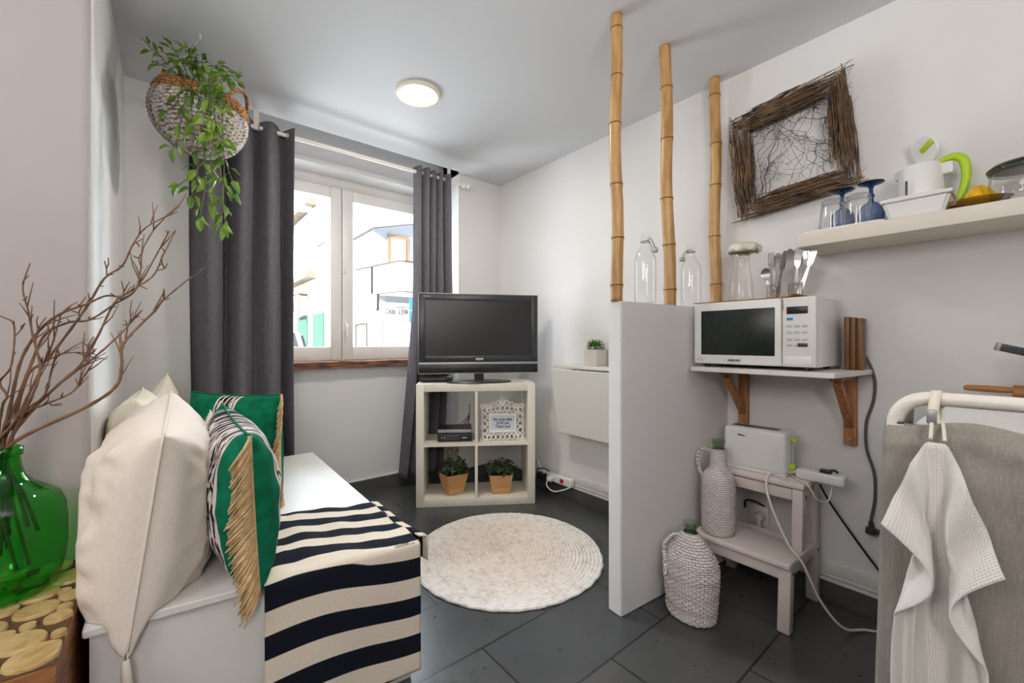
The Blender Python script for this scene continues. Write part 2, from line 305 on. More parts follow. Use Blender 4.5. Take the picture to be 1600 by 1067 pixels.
def slice_mat():
    m, nt, b = new_mat('log_end_grain'); L = nt.links
    tc = nt.nodes.new('ShaderNodeTexCoord'); n = nd(nt, 'ShaderNodeTexNoise', Scale=16, Detail=5, Distortion=1.5); L.new(tc.outputs['Object'], n.inputs['Vector'])
    r = ramp(nt, [(.3, sr(176, 140, 84)), (.55, sr(206, 178, 124)), (.8, sr(220, 196, 148))]); L.new(n.outputs['Fac'], r.inputs['Fac']); L.new(r.outputs['Color'], b.inputs['Base Color'])
    b.inputs['Roughness'].default_value = .35
    return m
M['slice'] = slice_mat()
M['tablewood'] = wood_mat('side_table_wood', sr(150, 100, 58), sr(104, 62, 34), (4, 4, 14), .5, 4)
M['darkgap'] = mat('dark_gap', sr(96, 72, 46), .9, vary=.1)

# ------------------------------------------------------------------ geometry helpers
MW = {}
def mw(o):
    return MW.get(o.name, Matrix.Identity(4)) if o else Matrix.Identity(4)
def finish(bm, name, m, smooth):
    me = bpy.data.meshes.new(name); bmesh.ops.recalc_face_normals(bm, faces=bm.faces) if smooth != 'raw' else None
    bm.to_mesh(me); bm.free()
    if m is not None: me.materials.append(m)
    if smooth:
        for p in me.polygons: p.use_smooth = True
        if smooth is not True and smooth != 'raw': me.set_sharp_from_angle(angle=math.radians(smooth))
    return me
def obj(name, bm, m, parent=None, smooth=35, world=False, label=None):
    """link a bmesh as ONE mesh object; world=True: its coordinates are room coordinates"""
    if world and parent is not None: bmesh.ops.transform(bm, matrix=mw(parent).inverted(), verts=bm.verts)
    me = finish(bm, name, m, smooth); o = bpy.data.objects.new(name, me); C.objects.link(o)
    if parent is not None: o.parent = parent; MW[o.name] = mw(parent).copy()
    if label: o['label'] = label
    return o
def thing(name, label, cat, loc=(0, 0, 0), rotz=0, group=None):
    o = bpy.data.objects.new(name, None); C.objects.link(o); o.empty_display_size = .05
    o.location = loc; o.rotation_euler = (0, 0, rotz); o['label'] = label; o['category'] = cat
    if group: o['group'] = group
    MW[o.name] = Matrix.Translation(V(loc)) @ Matrix.Rotation(rotz, 4, 'Z')
    return o
def single(name, bm, m, label, cat, loc, group=None, smooth=35, kind=None):
    """a thing that is one mesh, room coordinates in, origin at loc"""
    bmesh.ops.translate(bm, vec=-V(loc), verts=bm.verts)
    o = obj(name, bm, m, smooth=smooth); o.location = loc; o['label'] = label; o['category'] = cat
    MW[o.name] = Matrix.Translation(V(loc))
    if group: o['group'] = group
    if kind: o['kind'] = kind
    return o
def struct(name, bm, m, parent=None, smooth=None):
    o = obj(name, bm, m, parent, smooth)
    if parent is None: o['kind'] = 'structure'
    return o
def dup(root, loc, rotz=None, label=None, group=None, scale=None):
    r = root.copy(); C.objects.link(r); r.location = loc
    if rotz is not None: r.rotation_euler = (0, 0, rotz)
    if label: r['label'] = label
    if group: r['group'] = group
    if scale: r.scale = scale
    for ch in list(root.children):
        c = ch.copy(); C.objects.link(c); c.parent = r
        for g in ch.children:
            d = g.copy(); C.objects.link(d); d.parent = c
    return r
def B(): return bmesh.new()
def box(bm, lo, hi, bev=0, seg=2, mtx=None):
    lo, hi = V(lo), V(hi); c = (lo + hi) / 2; s = hi - lo
    r = bmesh.ops.create_cube(bm, size=1); vs = r['verts']
    bmesh.ops.scale(bm, vec=s, verts=vs); bmesh.ops.translate(bm, vec=c, verts=vs)
    if bev:
        es = list({e for v in vs for e in v.link_edges})
        rr = bmesh.ops.bevel(bm, geom=es, offset=bev, segments=seg, affect='EDGES', profile=.5)
        vs = list({v for f in rr['faces'] for v in f.verts} | {v for v in vs if v.is_valid})
    if mtx is not None:
        allv = set(vs)
        stack = list(vs)
        while stack:
            v = stack.pop()
            for e in v.link_edges:
                o = e.other_vert(v)
                if o not in allv: allv.add(o); stack.append(o)
        bmesh.ops.transform(bm, matrix=mtx, verts=list(allv))
    return vs
def prism(bm, pts, z0, z1, mtx=None):
    n = len(pts); a = [bm.verts.new((p[0], p[1], z0)) for p in pts]; b = [bm.verts.new((p[0], p[1], z1)) for p in pts]
    bm.faces.new(list(reversed(a))); bm.faces.new(b)
    for i in range(n): bm.faces.new((a[i], a[(i + 1) % n], b[(i + 1) % n], b[i]))
    if mtx is not None: bmesh.ops.transform(bm, matrix=mtx, verts=a + b)
    return a + b
def catmull(P, n=6):
    P = [V(p) for p in P]; out = []
    for i in range(len(P) - 1):
        p0 = P[max(i - 1, 0)]; p1 = P[i]; p2 = P[i + 1]; p3 = P[min(i + 2, len(P) - 1)]
        for k in range(n):
            t = k / n
            out.append(.5 * ((2 * p1) + (p2 - p0) * t + (2 * p0 - 5 * p1 + 4 * p2 - p3) * t * t + (3 * p1 - p0 - 3 * p2 + p3) * t ** 3))
    out.append(P[-1]); return out
def tube(bm, P, r, seg=8, closed=False, caps=True):
    P = [V(p) for p in P]; n = len(P); rs = r if isinstance(r, (list, tuple)) else [r] * n
    T = []
    for i in range(n):
        a = P[(i - 1) % n] if closed else P[max(i - 1, 0)]; b = P[(i + 1) % n] if closed else P[min(i + 1, n - 1)]
        d = b - a; T.append(d.normalized() if d.length > 1e-9 else V((0, 0, 1)))
    N = T[0].orthogonal().normalized(); rings = []
    for i in range(n):
        N = (N - T[i] * N.dot(T[i]))
        N = N.normalized() if N.length > 1e-6 else T[i].orthogonal().normalized()
        Bn = T[i].cross(N)
        rings.append([bm.verts.new(P[i] + (N * math.cos(2 * PI * k / seg) + Bn * math.sin(2 * PI * k / seg)) * rs[i]) for k in range(seg)])
    for i in range(n if closed else n - 1):
        a, b = rings[i], rings[(i + 1) % n]
        for k in range(seg): bm.faces.new((a[k], a[(k + 1) % seg], b[(k + 1) % seg], b[k]))
    if caps and not closed:
        bm.faces.new(list(reversed(rings[0]))); bm.faces.new(rings[-1])
    return [v for ring in rings for v in ring]
def lathe(bm, prof, seg=32, mtx=None, fn=None, sx=1, sy=1):
    """prof: (radius, z); fn(angle, i) -> radius offset"""
    rings = []; new = []
    for i, (r, z) in enumerate(prof):
        if r < 1e-6:
            v = bm.verts.new((0, 0, z)); rings.append([v]); new.append(v); continue
        ring = []
        for k in range(seg):
            a = 2 * PI * k / seg; rr = r + (fn(a, i, z) if fn else 0)
            ring.append(bm.verts.new((rr * math.cos(a) * sx, rr * math.sin(a) * sy, z)))
        rings.append(ring); new += ring
    for a, b in zip(rings, rings[1:]):
        if len(a) == 1 and len(b) == 1: continue
        if len(a) == 1:
            for k in range(seg): bm.faces.new((a[0], b[(k + 1) % seg], b[k]))
        elif len(b) == 1:
            for k in range(seg): bm.faces.new((a[k], a[(k + 1) % seg], b[0]))
        else:
            for k in range(seg): bm.faces.new((a[k], a[(k + 1) % seg], b[(k + 1) % seg], b[k]))
    if mtx is not None: bmesh.ops.transform(bm, matrix=mtx, verts=new)
    return new
def grid(bm, f, nu, nv, uvf=None):
    vs = [[bm.verts.new(f(i / nu, j / nv)) for j in range(nv + 1)] for i in range(nu + 1)]
    uv = bm.loops.layers.uv.verify()
    for i in range(nu):
        for j in range(nv):
            fc = bm.faces.new((vs[i][j], vs[i + 1][j], vs[i + 1][j + 1], vs[i][j + 1]))
            for lp, (a, b) in zip(fc.loops, ((i, j), (i + 1, j), (i + 1, j + 1), (i, j + 1))):
                lp[uv].uv = uvf(a / nu, b / nv) if uvf else (a / nu, b / nv)
    return vs
def solidify(o, t, sub=0):
    s = o.modifiers.new('thick', 'SOLIDIFY'); s.thickness = t; s.offset = 0
    if sub: q = o.modifiers.new('sub', 'SUBSURF'); q.levels = sub; q.render_levels = sub
def pillow(W, H, T, mtx, n=26, pinch=.10, wr=.012, seed=0, sag=0, ns=5.0):
    """stuffed square cushion: thin sewn edge, pointed corners, creases running into the corners"""
    bm = B(); uv = bm.loops.layers.uv.verify(); top = {}; bot = {}; UV = {}
    for i in range(n + 1):
        for j in range(n + 1):
            u = -1 + 2 * i / n; v = -1 + 2 * j / n
            u = math.sin(u * PI / 2) * .55 + u * .45; v = math.sin(v * PI / 2) * .55 + v * .45
            x = u * W / 2 * (1 - pinch * (1 - v * v)); y = v * H / 2 * (1 - pinch * (1 - u * u))
            h = ((1 - u * u) * (1 - v * v)) ** .42 * T / 2
            e = min(1, 4 * (1 - max(abs(u), abs(v))))
            w1 = noise.noise(V((u * ns * .6 + seed, v * ns * .6, seed * 3.1))) + .5 * noise.noise(V((u * ns * 1.7, v * ns * 1.7 + seed, 4)))
            w2 = noise.noise(V((u * ns * .6 + seed, v * ns * .6, seed * 3.1 + 9))) + .5 * noise.noise(V((u * ns * 1.7, v * ns * 1.7 + seed, 7)))
            h1 = h + wr * w1 * e; h2 = h + wr * w2 * e
            sg = -sag * (1 - v) * .5 * (1 - u * u)
            a = bm.verts.new(mtx @ V((x, y + sg * 0, max(h1, 0) - sg * 0))); UV[a] = ((u + 1) / 2, (v + 1) / 2)
            top[i, j] = a
            if i in (0, n) or j in (0, n): bot[i, j] = a
            else:
                b_ = bm.verts.new(mtx @ V((x, y, -max(h2, 0)))); UV[b_] = UV[a]; bot[i, j] = b_
    for i in range(n):
        for j in range(n):
            for d, rev in ((top, 0), (bot, 1)):
                q = [d[i, j], d[i + 1, j], d[i + 1, j + 1], d[i, j + 1]]
                if rev: q.reverse()
                try: f = bm.faces.new(q)
                except ValueError: continue
                for lp in f.loops: lp[uv].uv = UV[lp.vert]
    return bm, top
def frame3(x, y, z, o=(0, 0, 0)):
    x, y, z = V(x), V(y), V(z)
    return Matrix(((x.x, y.x, z.x, o[0]), (x.y, y.y, z.y, o[1]), (x.z, y.z, z.z, o[2]), (0, 0, 0, 1)))
def text_bm(s, size, mtx, ext=.0004, weight=0, width=None):
    cu = bpy.data.curves.new('lettering_curve', 'FONT'); cu.body = s; cu.size = size; cu.align_x = 'CENTER'; cu.align_y = 'CENTER'; cu.extrude = ext; cu.offset = weight
    cu.resolution_u = 3
    o = bpy.data.objects.new('lettering_curve', cu); C.objects.link(o)
    bpy.context.view_layer.update()
    me = bpy.data.meshes.new_from_object(o.evaluated_get(bpy.context.evaluated_depsgraph_get()))
    bm = B(); bm.from_mesh(me); bpy.data.objects.remove(o); bpy.data.meshes.remove(me); bpy.data.curves.remove(cu)
    if width:
        xs = [v.co.x for v in bm.verts]; k = width / max(max(xs) - min(xs), 1e-6)
        bmesh.ops.scale(bm, vec=(k, 1, 1), verts=bm.verts)
    bmesh.ops.transform(bm, matrix=mtx, verts=bm.verts)
    return bm
UPF = frame3((1, 0, 0), (0, 0, 1), (0, -1, 0))      # lettering standing on a front that faces local -y
def on_front(x, y, z): return Matrix.Translation((x, y, z)) @ UPF
def leaf(bm, p, d, up, L, W, curl=.15):
    d = d.normalized(); s = d.cross(up)
    if s.length < 1e-4: s = d.orthogonal()
    s.normalize(); n = s.cross(d)
    mid = [p, p + d * L * .3 + n * L * .03, p + d * L * .66 - n * L * curl * .3, p + d * L - n * L * curl]
    lf = [None, mid[1] + s * W * .5 + n * W * .18, mid[2] + s * W * .4 + n * W * .12]
    rg = [None, mid[1] - s * W * .5 + n * W * .18, mid[2] - s * W * .4 + n * W * .12]
    m = [bm.verts.new(q) for q in mid]; l1, l2 = bm.verts.new(lf[1]), bm.verts.new(lf[2]); r1, r2 = bm.verts.new(rg[1]), bm.verts.new(rg[2])
    for f in ((m[0], m[1], l1), (l1, m[1], m[2], l2), (l2, m[2], m[3]), (m[0], r1, m[1]), (m[1], r1, r2, m[2]), (m[2], r2, m[3])): bm.faces.new(f)
def rnd(a, b): return random.uniform(a, b)
def rvec(s=1): return V((rnd(-1, 1), rnd(-1, 1), rnd(-1, 1))) * s

# ================================================================== THE ROOM
H = 2.285
bm = B(); box(bm, (-2.4, -2.7, -.1), (2.3, 3.3, 0)); struct('floor', bm, M['floor'])
bm = B()
for lo, hi in (((-2.4, -2.7, H), (2.3, 2.64, 2.52)), ((-2.4, 2.64, H), (.30, 2.9, 2.52)), ((1.67, 2.64, H), (2.3, 2.9, 2.52)), ((.28, 2.60, 2.50), (1.69, 3.0, 2.60))): box(bm, lo, hi)
struct('ceiling', bm, M['ceil'])
bm = B()   # window wall with its deep full-height niche and the reveal round the window
for lo, hi in (((-.40, 2.68, 0), (.30, 3.3, 2.6)), ((1.67, 2.68, 0), (2.3, 3.3, 2.6)), ((.30, 2.90, 0), (1.67, 3.3, .862)), ((.30, 2.90, 2.187), (1.67, 3.3, 2.6)), ((.30, 2.90, .862), (.335, 3.3, 2.187))): box(bm, lo, hi)
struct('wall_back', bm, M['wall'])
bm = B(); box(bm, (2.06, -2.7, 0), (2.3, 2.68, H)); struct('wall_right', bm, M['wall'])
bm = B(); box(bm, (-.40, 1.66, 0), (-.165, 2.68, H), .02, 4); struct('wall_left', bm, M['wall'], smooth=35)
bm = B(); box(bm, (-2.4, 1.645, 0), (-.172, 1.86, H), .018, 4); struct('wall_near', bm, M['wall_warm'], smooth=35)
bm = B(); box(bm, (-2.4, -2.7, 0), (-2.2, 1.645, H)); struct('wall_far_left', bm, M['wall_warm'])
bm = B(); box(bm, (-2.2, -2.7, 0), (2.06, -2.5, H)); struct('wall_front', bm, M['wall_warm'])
# half-height partition between the alcove and the kitchen corner
PA = V((1.313, .962, 0)); PB = V((2.06, .900, 0)); PD = (PB - PA).normalized(); PN = V((-PD.y, PD.x, 0))
bm = B(); prism(bm, [PA, PB, PB + PN * .065, PA + PN * .065], 0, 1.190)
bmesh.ops.bevel(bm, geom=[e for e in bm.edges], offset=.004, segments=2, affect='EDGES'); struct('wall_partition', bm, M['wall'], smooth=35)
# base tiles and white trunking
bm = B(); box(bm, (.30, 2.890, 0), (1.67, 2.90, .08)); box(bm, (-.155, 2.67, 0), (.30, 2.68, .08)); box(bm, (1.67, 2.67, 0), (2.06, 2.68, .08)); struct('baseboard_back', bm, M['tile_base'])
bm = B(); box(bm, (2.05, -2.5, 0), (2.06, 2.68, .075)); struct('baseboard_right', bm, M['tile_base'])
bm = B(); box(bm, (.30, 2.888, .08), (1.67, 2.90, .087)); struct('trim_1', bm, M['trimw'])
bm = B(); box(bm, (2.045, -2.5, .075), (2.06, 1.95, .088), .003); box(bm, (2.048, -2.5, .092), (2.06, 1.95, .104), .003); box(bm, (2.05, -2.5, .104), (2.06, 2.1, .155), .003); struct('trim_2', bm, M['trimw'], smooth=35)
bm = B()
vs = box(bm, (.30, 2.845, .862), (1.67, 3.07, .905)); bmesh.ops.subdivide_edges(bm, edges=[e for e in bm.edges if abs((e.verts[0].co - e.verts[1].co).x) > 1], cuts=40)
for v in bm.verts:
    if v.co.y < 2.9: v.co.y += .012 * noise.noise(V((v.co.x * 9, v.co.z * 30, 0))); v.co.z += .006 * noise.noise(V((v.co.x * 12, 3, 1)))
struct('trim_3', bm, M['bark'], smooth=35)
# window with two casements
def rect_frame(bm, x0, x1, z0, z1, y0, y1, w, wb=None, wt=None, bev=.004):
    wb = wb or w; wt = wt or w
    box(bm, (x0, y0, z0), (x0 + w, y1, z1), bev); box(bm, (x1 - w, y0, z0), (x1, y1, z1), bev)
    box(bm, (x0 + w, y0 + .001, z0), (x1 - w, y1 - .001, z0 + wb), bev); box(bm, (x0 + w, y0 + .001, z1 - wt), (x1 - w, y1 - .001, z1), bev)
wd = bpy.data.objects.new('window_1', None); C.objects.link(wd); wd['kind'] = 'structure'
bm = B(); box(bm, (.335, 3.075, 2.118), (1.668, 3.15, 2.187), .004); box(bm, (.335, 3.11, .895), (1.668, 3.16, .93)); box(bm, (.335, 3.11, .9), (.36, 3.16, 2.118)); box(bm, (1.643, 3.11, .9), (1.668, 3.16, 2.118)); box(bm, (.92, 3.115, .9), (.97, 3.16, 2.118)); obj('window_frame', bm, M['frame_w'], wd)
for x0, x1 in ((.338, .942), (.947, 1.665)):
    bm = B(); rect_frame(bm, x0, x1, .908, 2.114, 3.06, 3.11, .075, .092, .075); s = obj('sash', bm, M['frame_w'], wd)
    bm = B(); box(bm, (x0 + .07, 3.088, .99), (x1 - .07, 3.092, 2.05)); obj('pane', bm, M['glass_thin'], s, None)
bm = B(); box(bm, (.958, 3.046, 1.09), (.974, 3.062, 1.19), .003); tube(bm, catmull([(.966, 3.05, 1.16), (.966, 3.02, 1.155), (.967, 3.01, 1.12), (.966, 3.012, 1.075)], 4), .006, 8); obj('window_handle', bm, M['frame_w'], wd)
bm = B(); box(bm, (.955, 3.05, 1.52), (.968, 3.062, 1.56), .003); obj('catch', bm, M['frame_w'], wd)

# ------------------------------------------------------------------ street outside
bm = B(); box(bm, (-6, 3.3, -.3), (20, 40, -.12)); o = struct('street', bm, M['street'])
def facade_window(parent, x, y0, y1, z0, z1, mfr, mpane, face='X'):
    bm = B()
    if face == 'X':
        box(bm, (x - .03, y0, z0), (x + .02, y1, z1)); f = obj('window', bm, mfr, parent, None)
        bm = B(); box(bm, (x - .05, y0 + .1, z0), (x, y1 - .1, z1 - .1)); obj('shutter', bm, mpane, f, None)
    else:
        box(bm, (y0, x - .03, z0), (y1, x + .02, z1)); f = obj('window', bm, mfr, parent, None)
        bm = B(); box(bm, (y0 + .1, x - .05, z0), (y1 - .1, x, z1 - .1)); obj('shutter', bm, mpane, f, None)
ba = thing('apartment_building', 'sunlit cream apartment building with green shutters seen through the left window pane', 'building', (5, 16, -.12))
bm = B(); box(bm, (3.6, 12.9, -.12), (9, 24, 8.2)); obj('facade', bm, M['fac_a'], ba, None, True)
for z0 in (3.05, 5.35, 7.7):
    bm = B(); box(bm, (3.30, 14.2, z0), (3.62, 24, z0 + .16)); obj('balcony_slab', bm, M['fac_d'], ba, None, True)
    bm = B(); box(bm, (3.30, 14.2, z0 + .16), (3.36, 24, z0 + .85)); obj('balcony_front', bm, M['fac_w'], ba, None, True)
def fw(parent, *a):
    n0 = set(bpy.data.objects); facade_window(parent, *a)
    for o in set(bpy.data.objects) - n0:
        if o.parent == parent: o.location = -V(parent.location)
for z0 in (4.0, 6.3):
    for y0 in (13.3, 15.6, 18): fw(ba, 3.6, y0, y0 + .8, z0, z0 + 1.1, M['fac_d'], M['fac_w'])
for y0, y1 in ((13.3, 14.5), (15.2, 16.6), (17.4, 19.4)):
    bm = B(); box(bm, (3.55, y0, -.12), (3.62, y1, 1.9)); obj('shutter', bm, M['shut_g'], ba, None, True)
ac = thing('air_conditioner', 'white outdoor air conditioner box on the cream facade beside green shutters', 'air conditioner', (3.45, 15.7, 1.95))
bm = B(); box(bm, (-.2, -.45, 0), (.12, .45, .62), .02); obj('casing', bm, M['fac_w'], ac)
bm = B(); lathe(bm, [(.0, 0), (.2, 0), (.22, .01), (.2, .02), (0, .02)], 24, Matrix.Translation((-.2, -.1, .3)) @ Matrix.Rotation(-PI / 2, 4, 'Y')); obj('fan_grille', bm, M['fac_d'], ac)
bm = B(); box(bm, (-.2, -.5, .66), (.14, .55, .72)); box(bm, (-.18, -.56, -.1), (-.14, -.5, .7)); obj('bracket', bm, M['fac_d'], ac)
bb = thing('corner_building', 'pale corner building with rounded balcony and shop front seen through the right pane', 'building', (6, 11.5, -.12))
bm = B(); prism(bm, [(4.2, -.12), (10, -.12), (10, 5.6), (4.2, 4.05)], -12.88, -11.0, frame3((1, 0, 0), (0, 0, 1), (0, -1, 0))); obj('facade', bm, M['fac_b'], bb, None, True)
bm = B(); box(bm, (4.13, 10.93, -.12), (10.1, 12.9, 2.1)); obj('ground_floor', bm, M['fac_w'], bb, None, True)
bm = B(); prism(bm, [(4.05, 11.95), (4.42, 9.98), (4.55, 9.86), (10, 9.86), (10, 11.02), (4.2, 11.02), (4.2, 11.95)], 2.28, 3.06); obj('balcony', bm, M['fac_w'], bb, None, True)
bm = B(); prism(bm, [(4.02, 11.95), (4.39, 9.96), (4.54, 9.82), (10, 9.82), (10, 9.86), (4.55, 9.86), (4.42, 9.98), (4.05, 11.95)], 3.03, 3.07); prism(bm, [(4.02, 11.95), (4.39, 9.96), (4.54, 9.82), (10, 9.82), (10, 9.86), (4.55, 9.86), (4.42, 9.98), (4.05, 11.95)], 2.27, 2.30); obj('balcony_rail', bm, M['fac_line'], bb, None, True)
fw(bb, 11.0, 4.60, 5.20, 3.2, 3.96, M['orange'], M['fac_w'], 'Y')
bm = B(); prism(bm, [(4.1, 4.05), (10, 5.6), (10, 5.8), (4.1, 4.2)], -13, -10.85, frame3((1, 0, 0), (0, 0, 1), (0, -1, 0))); obj('roof', bm, M['fac_w'], bb, None, True)
bm = B(); box(bm, (4.40, 10.90, -.12), (5.30, 10.95, 1.98)); sf = obj('shop_front', bm, M['fac_d'], bb, None, True)
bm = B(); box(bm, (4.43, 10.87, -.12), (5.22, 10.92, 1.70)); obj('shop_shutter', bm, M['fac_w'], bb, None, True)
bm = B(); box(bm, (4.42, 10.88, 1.72), (5.28, 10.91, 1.96)); obj('fascia', bm, M['fac_w'], bb, None, True)
for s_, x_ in (('CABE', 4.63), ('LEIR', 5.00)):
    bm = text_bm(s_, .19, on_front(x_, 10.872, 1.84), .004, .003, .30); obj('lettering', bm, M['inkgrey'], bb, None, True)
bm = B(); rect_frame(bm, 0, .9, .4, 1.55, -.03, .03, .06); bmesh.ops.transform(bm, matrix=frame3((0, 1, 0), (-1, 0, 0), (0, 0, 1), (4.12, 11.2, 0)), verts=bm.verts); obj('side_window', bm, M['fac_line'], bb, None, True)
lb = thing('shop_light_box', 'blank rounded white sign box on the corner of the pale building', 'sign', (3.8, 10.5, 1.83))
bm = B(); box(bm, (3.42, 10.46, 1.85), (4.12, 10.54, 2.24), .03, 3); obj('sign_panel', bm, M['fac_w'], lb, 35, True)
bm = B(); rect_frame(bm, 4.08, 4.15, 1.83, 2.26, 10.44, 10.56, .02); obj('sign_rim', bm, M['fac_line'], lb, 35, True)
sg = thing('road_sign', 'square blue road sign with a white triangle beside the right curtain', 'sign', (4.07, 8.0, -.12))
pc = at(656, 486, Y=8.0)
bm = B(); tube(bm, [(pc.x, 8.06, -.12), (pc.x, 8.06, pc.z + .25)], .03, 12); obj('post', bm, M['silver'], sg, 35, True)
bm = B(); box(bm, (pc.x - .24, 7.98, pc.z - .24), (pc.x + .24, 8.0, pc.z + .24), .008); obj('sign_plate', bm, M['roadsign'], sg, 35, True)
bm = B(); prism(bm, [(-.20, -.20), (.20, -.20), (0, .16)], 0, .004, Matrix.Translation((pc.x, 7.978, pc.z)) @ UPF); box(bm, (pc.x - .24, 7.972, pc.z + .0), (pc.x + .24, 7.976, pc.z + .008)); obj('triangle', bm, M['fac_w'], sg, None, True)
car = thing('parked_car', 'white parked car at the lower edge of the left window pane', 'car', (1.55, 11.6, -.12))
prof = [(-1.95, .25), (-1.98, .6), (-1.85, .85), (-1.55, .92), (-1.05, 1.36), (-.2, 1.46), (.6, 1.42), (1.15, .98), (1.85, .82), (2.0, .6), (2.0, .25)]
bm = B(); prism(bm, prof, -.82, .82, frame3((0, 1, 0), (0, 0, 1), (1, 0, 0))); bmesh.ops.bevel(bm, geom=list(bm.edges), offset=.06, segments=2, affect='EDGES'); obj('car_body', bm, M['carpaint'], car)
bm = B(); prism(bm, [(-1.45, .97), (-1.03, 1.3), (-.2, 1.39), (.56, 1.36), (1.0, .99)], -.835, .835, frame3((0, 1, 0), (0, 0, 1), (1, 0, 0))); obj('side_window', bm, M['carglass'], car, None)
bm = B(); prism(bm, [(-1.58, .96), (-1.09, 1.36), (-1.06, 1.34), (-1.55, .94)], -.65, .65, frame3((0, 1, 0), (0, 0, 1), (1, 0, 0))); obj('rear_window', bm, M['carglass'], car, None)
for sx in (-1, 1):
    bm = B(); box(bm, (sx * .70 - .1, -2.0, .62), (sx * .70 + .1, -1.84, .82), .02); obj('tail_lamp', bm, M['tail'], car)
    for sy in (-1.25, 1.25):
        bm = B(); lathe(bm, [(0, -.1), (.2, -.1), (.3, -.08), (.3, .08), (.2, .1), (0, .1)], 24, Matrix.Translation((sx * .78, sy, .3)) @ Matrix.Rotation(PI / 2, 4, 'Y')); obj('wheel', bm, M['tyre'], car)

# ------------------------------------------------------------------ ceiling lamp
lp = at(654, 146, Z=H); t = thing('ceiling_lamp', 'round recessed ceiling lamp glowing warm white above the alcove', 'lamp', (lp.x, lp.y, H))
bm = B(); lathe(bm, [(.088, -.006), (.096, -.014), (.108, -.012), (.112, 0), (.088, 0)], 48); obj('ring', bm, M['lamp_ring'], t)
bm = B(); lathe(bm, [(0, -.016), (.05, -.014), (.085, -.008), (.09, -.002)], 48); obj('diffuser', bm, M['lamp'], t)

# ------------------------------------------------------------------ curtain rod and curtains
RY = 2.615; RZ = 2.187
t = thing('curtain_rod', 'white curtain rod with end finial running across above the window', 'curtain rod', (1.0, RY, RZ))
bm = B(); tube(bm, [(.02, RY, RZ), (1.66, RY, RZ)], .011, 14); obj('pole', bm, M['tube_w'], t, 35, True)
for x, s in ((1.66, 1), (.02, -1)):
    bm = B(); lathe(bm, [(0, 0), (.011, 0), (.011, .02), (.018, .022), (.018, .04), (.010, .044), (.010, .055), (.017, .06), (.017, .07), (0, .074)], 16, Matrix.Translation((x - s * .01, RY, RZ)) @ Matrix.Rotation(s * PI / 2, 4, 'Y')); obj('finial', bm, M['tube_w'], t, 35, True)
for x in (.36, 1.55):
    bm = B(); box(bm, (x - .012, RY - .004, RZ + .008), (x + .012, RY + .004, H), .002); box(bm, (x - .014, RY - .012, RZ - .014), (x + .014, RY + .012, RZ - .009), .002); obj('bracket', bm, M['tube_w'], t, 35, True)
def curtain(name, x0, x1, x0b, x1b, waves, amp, zb, label, ph, back):
    t = thing(name, label, 'curtain', ((x0 + x1) / 2, RY, zb), 0, 'charcoal curtains on the white rod')
    def f(u, v):
        z = lerp(RZ + .035, zb, v); k = v ** 2.2
        x = lerp(lerp(x0, x1, u), lerp(x0b, x1b, u), k)
        a = amp * (1 + .25 * math.sin(u * 7 + v * 2)); w = 2 * PI * waves * (u + .012 * math.sin(v * 5 + u * 9)) + ph
        y = RY + a * math.sin(w) + back(u, v) + .004 * noise.noise(V((u * 20, v * 6, ph)))
        return V((x + .3 * a * math.cos(w) * .6, y, z))
    bm = B(); grid(bm, f, 130, 46); o = obj('fabric', bm, M['curtain'], t, True, True); solidify(o, .002)
    n = int(waves * 2)
    for i in range(n):
        u = (i + .5) / n
        p = V((lerp(x0, x1, u), RY, RZ)); bm = B()
        tube(bm, [p + V((.004 * math.sin(i), .0, 0)) + V((.0, math.cos(a) * .019, math.sin(a) * .019)) for a in [2 * PI * k / 16 for k in range(16)]], .003, 6, True)
        obj('grommet', bm, M['silver'], t, True, True)
    return t
curtain('curtain', .07, .545, .085, .54, 3.5, .050, .03, 'wide charcoal curtain hanging left of the window behind the green cushions', .8, lambda u, v: 0)
curtain('curtain', 1.290, 1.545, 1.262, 1.580, 4.5, .034, .075, 'narrow bunched charcoal curtain hanging right of the window behind the television', 2.2, lambda u, v: .17 * max(0, v - .45) / .55 * (1 if u > .0 else 1))

# ------------------------------------------------------------------ storage bench
t = thing('storage_bench', 'long low white storage bench along the left wall under the cushions', 'bench', (.2, 1.9, 0))
bm = B(); prism(bm, [(-.135, 1.285), (.578, 1.205), (.605, 2.50), (-.14, 2.50)], 0, .398); obj('body', bm, M['bench'], t, None, True)
bm = B(); prism(bm, [(-.145, 1.272), (.59, 1.190), (.62, 2.52), (-.15, 2.52)], .400, .42); bmesh.ops.bevel(bm, geom=list(bm.edges), offset=.003, segments=2, affect='EDGES'); obj('lid', bm, M['bench'], t, 35, True)

# ------------------------------------------------------------------ striped throw over the near end of the bench
def throw(u, v):
    # u across from left to right, v along from the far end on the bench top, over the front edge, to the hanging hem
    Ltop, Lh = .42, .385
    s = v * (Ltop + Lh); xl, xr = .185, .592
    fy = lambda x: 1.272 + (x + .145) / .735 * (1.190 - 1.272)
    x = lerp(xl, xr, u); wob = .012 * noise.noise(V((u * 3, v * 4, 2)))
    edge = fy(x) - .010
    if s < Ltop:
        y = edge + (Ltop - s) + .03 * (1 - v) * math.sin(u * 5) ; z = .428 + .006 * noise.noise(V((u * 7, v * 9, 5))) + .016 * max(0, 1 - abs(u - .18) / .18) * max(0, math.sin(s * 26)) * (1 - .4 * v)
        x += -.02 * (1 - u) * (1 - s / Ltop)
    else:
        q = s - Ltop; y = edge - min(q, .012) - .006 * math.sin(u * 6 + 1) * (q / Lh) ; z = .428 - q
        if q < .02: z = .428 - q * .6
        x -= .0
    # the left end hangs lower than the right: the bands sag
    if s >= Ltop: z -= .02 * (1 - u) * (s - Ltop) / Lh
    y += wob * (.4 if s >= Ltop else .3); 
    return V((x, y, z))
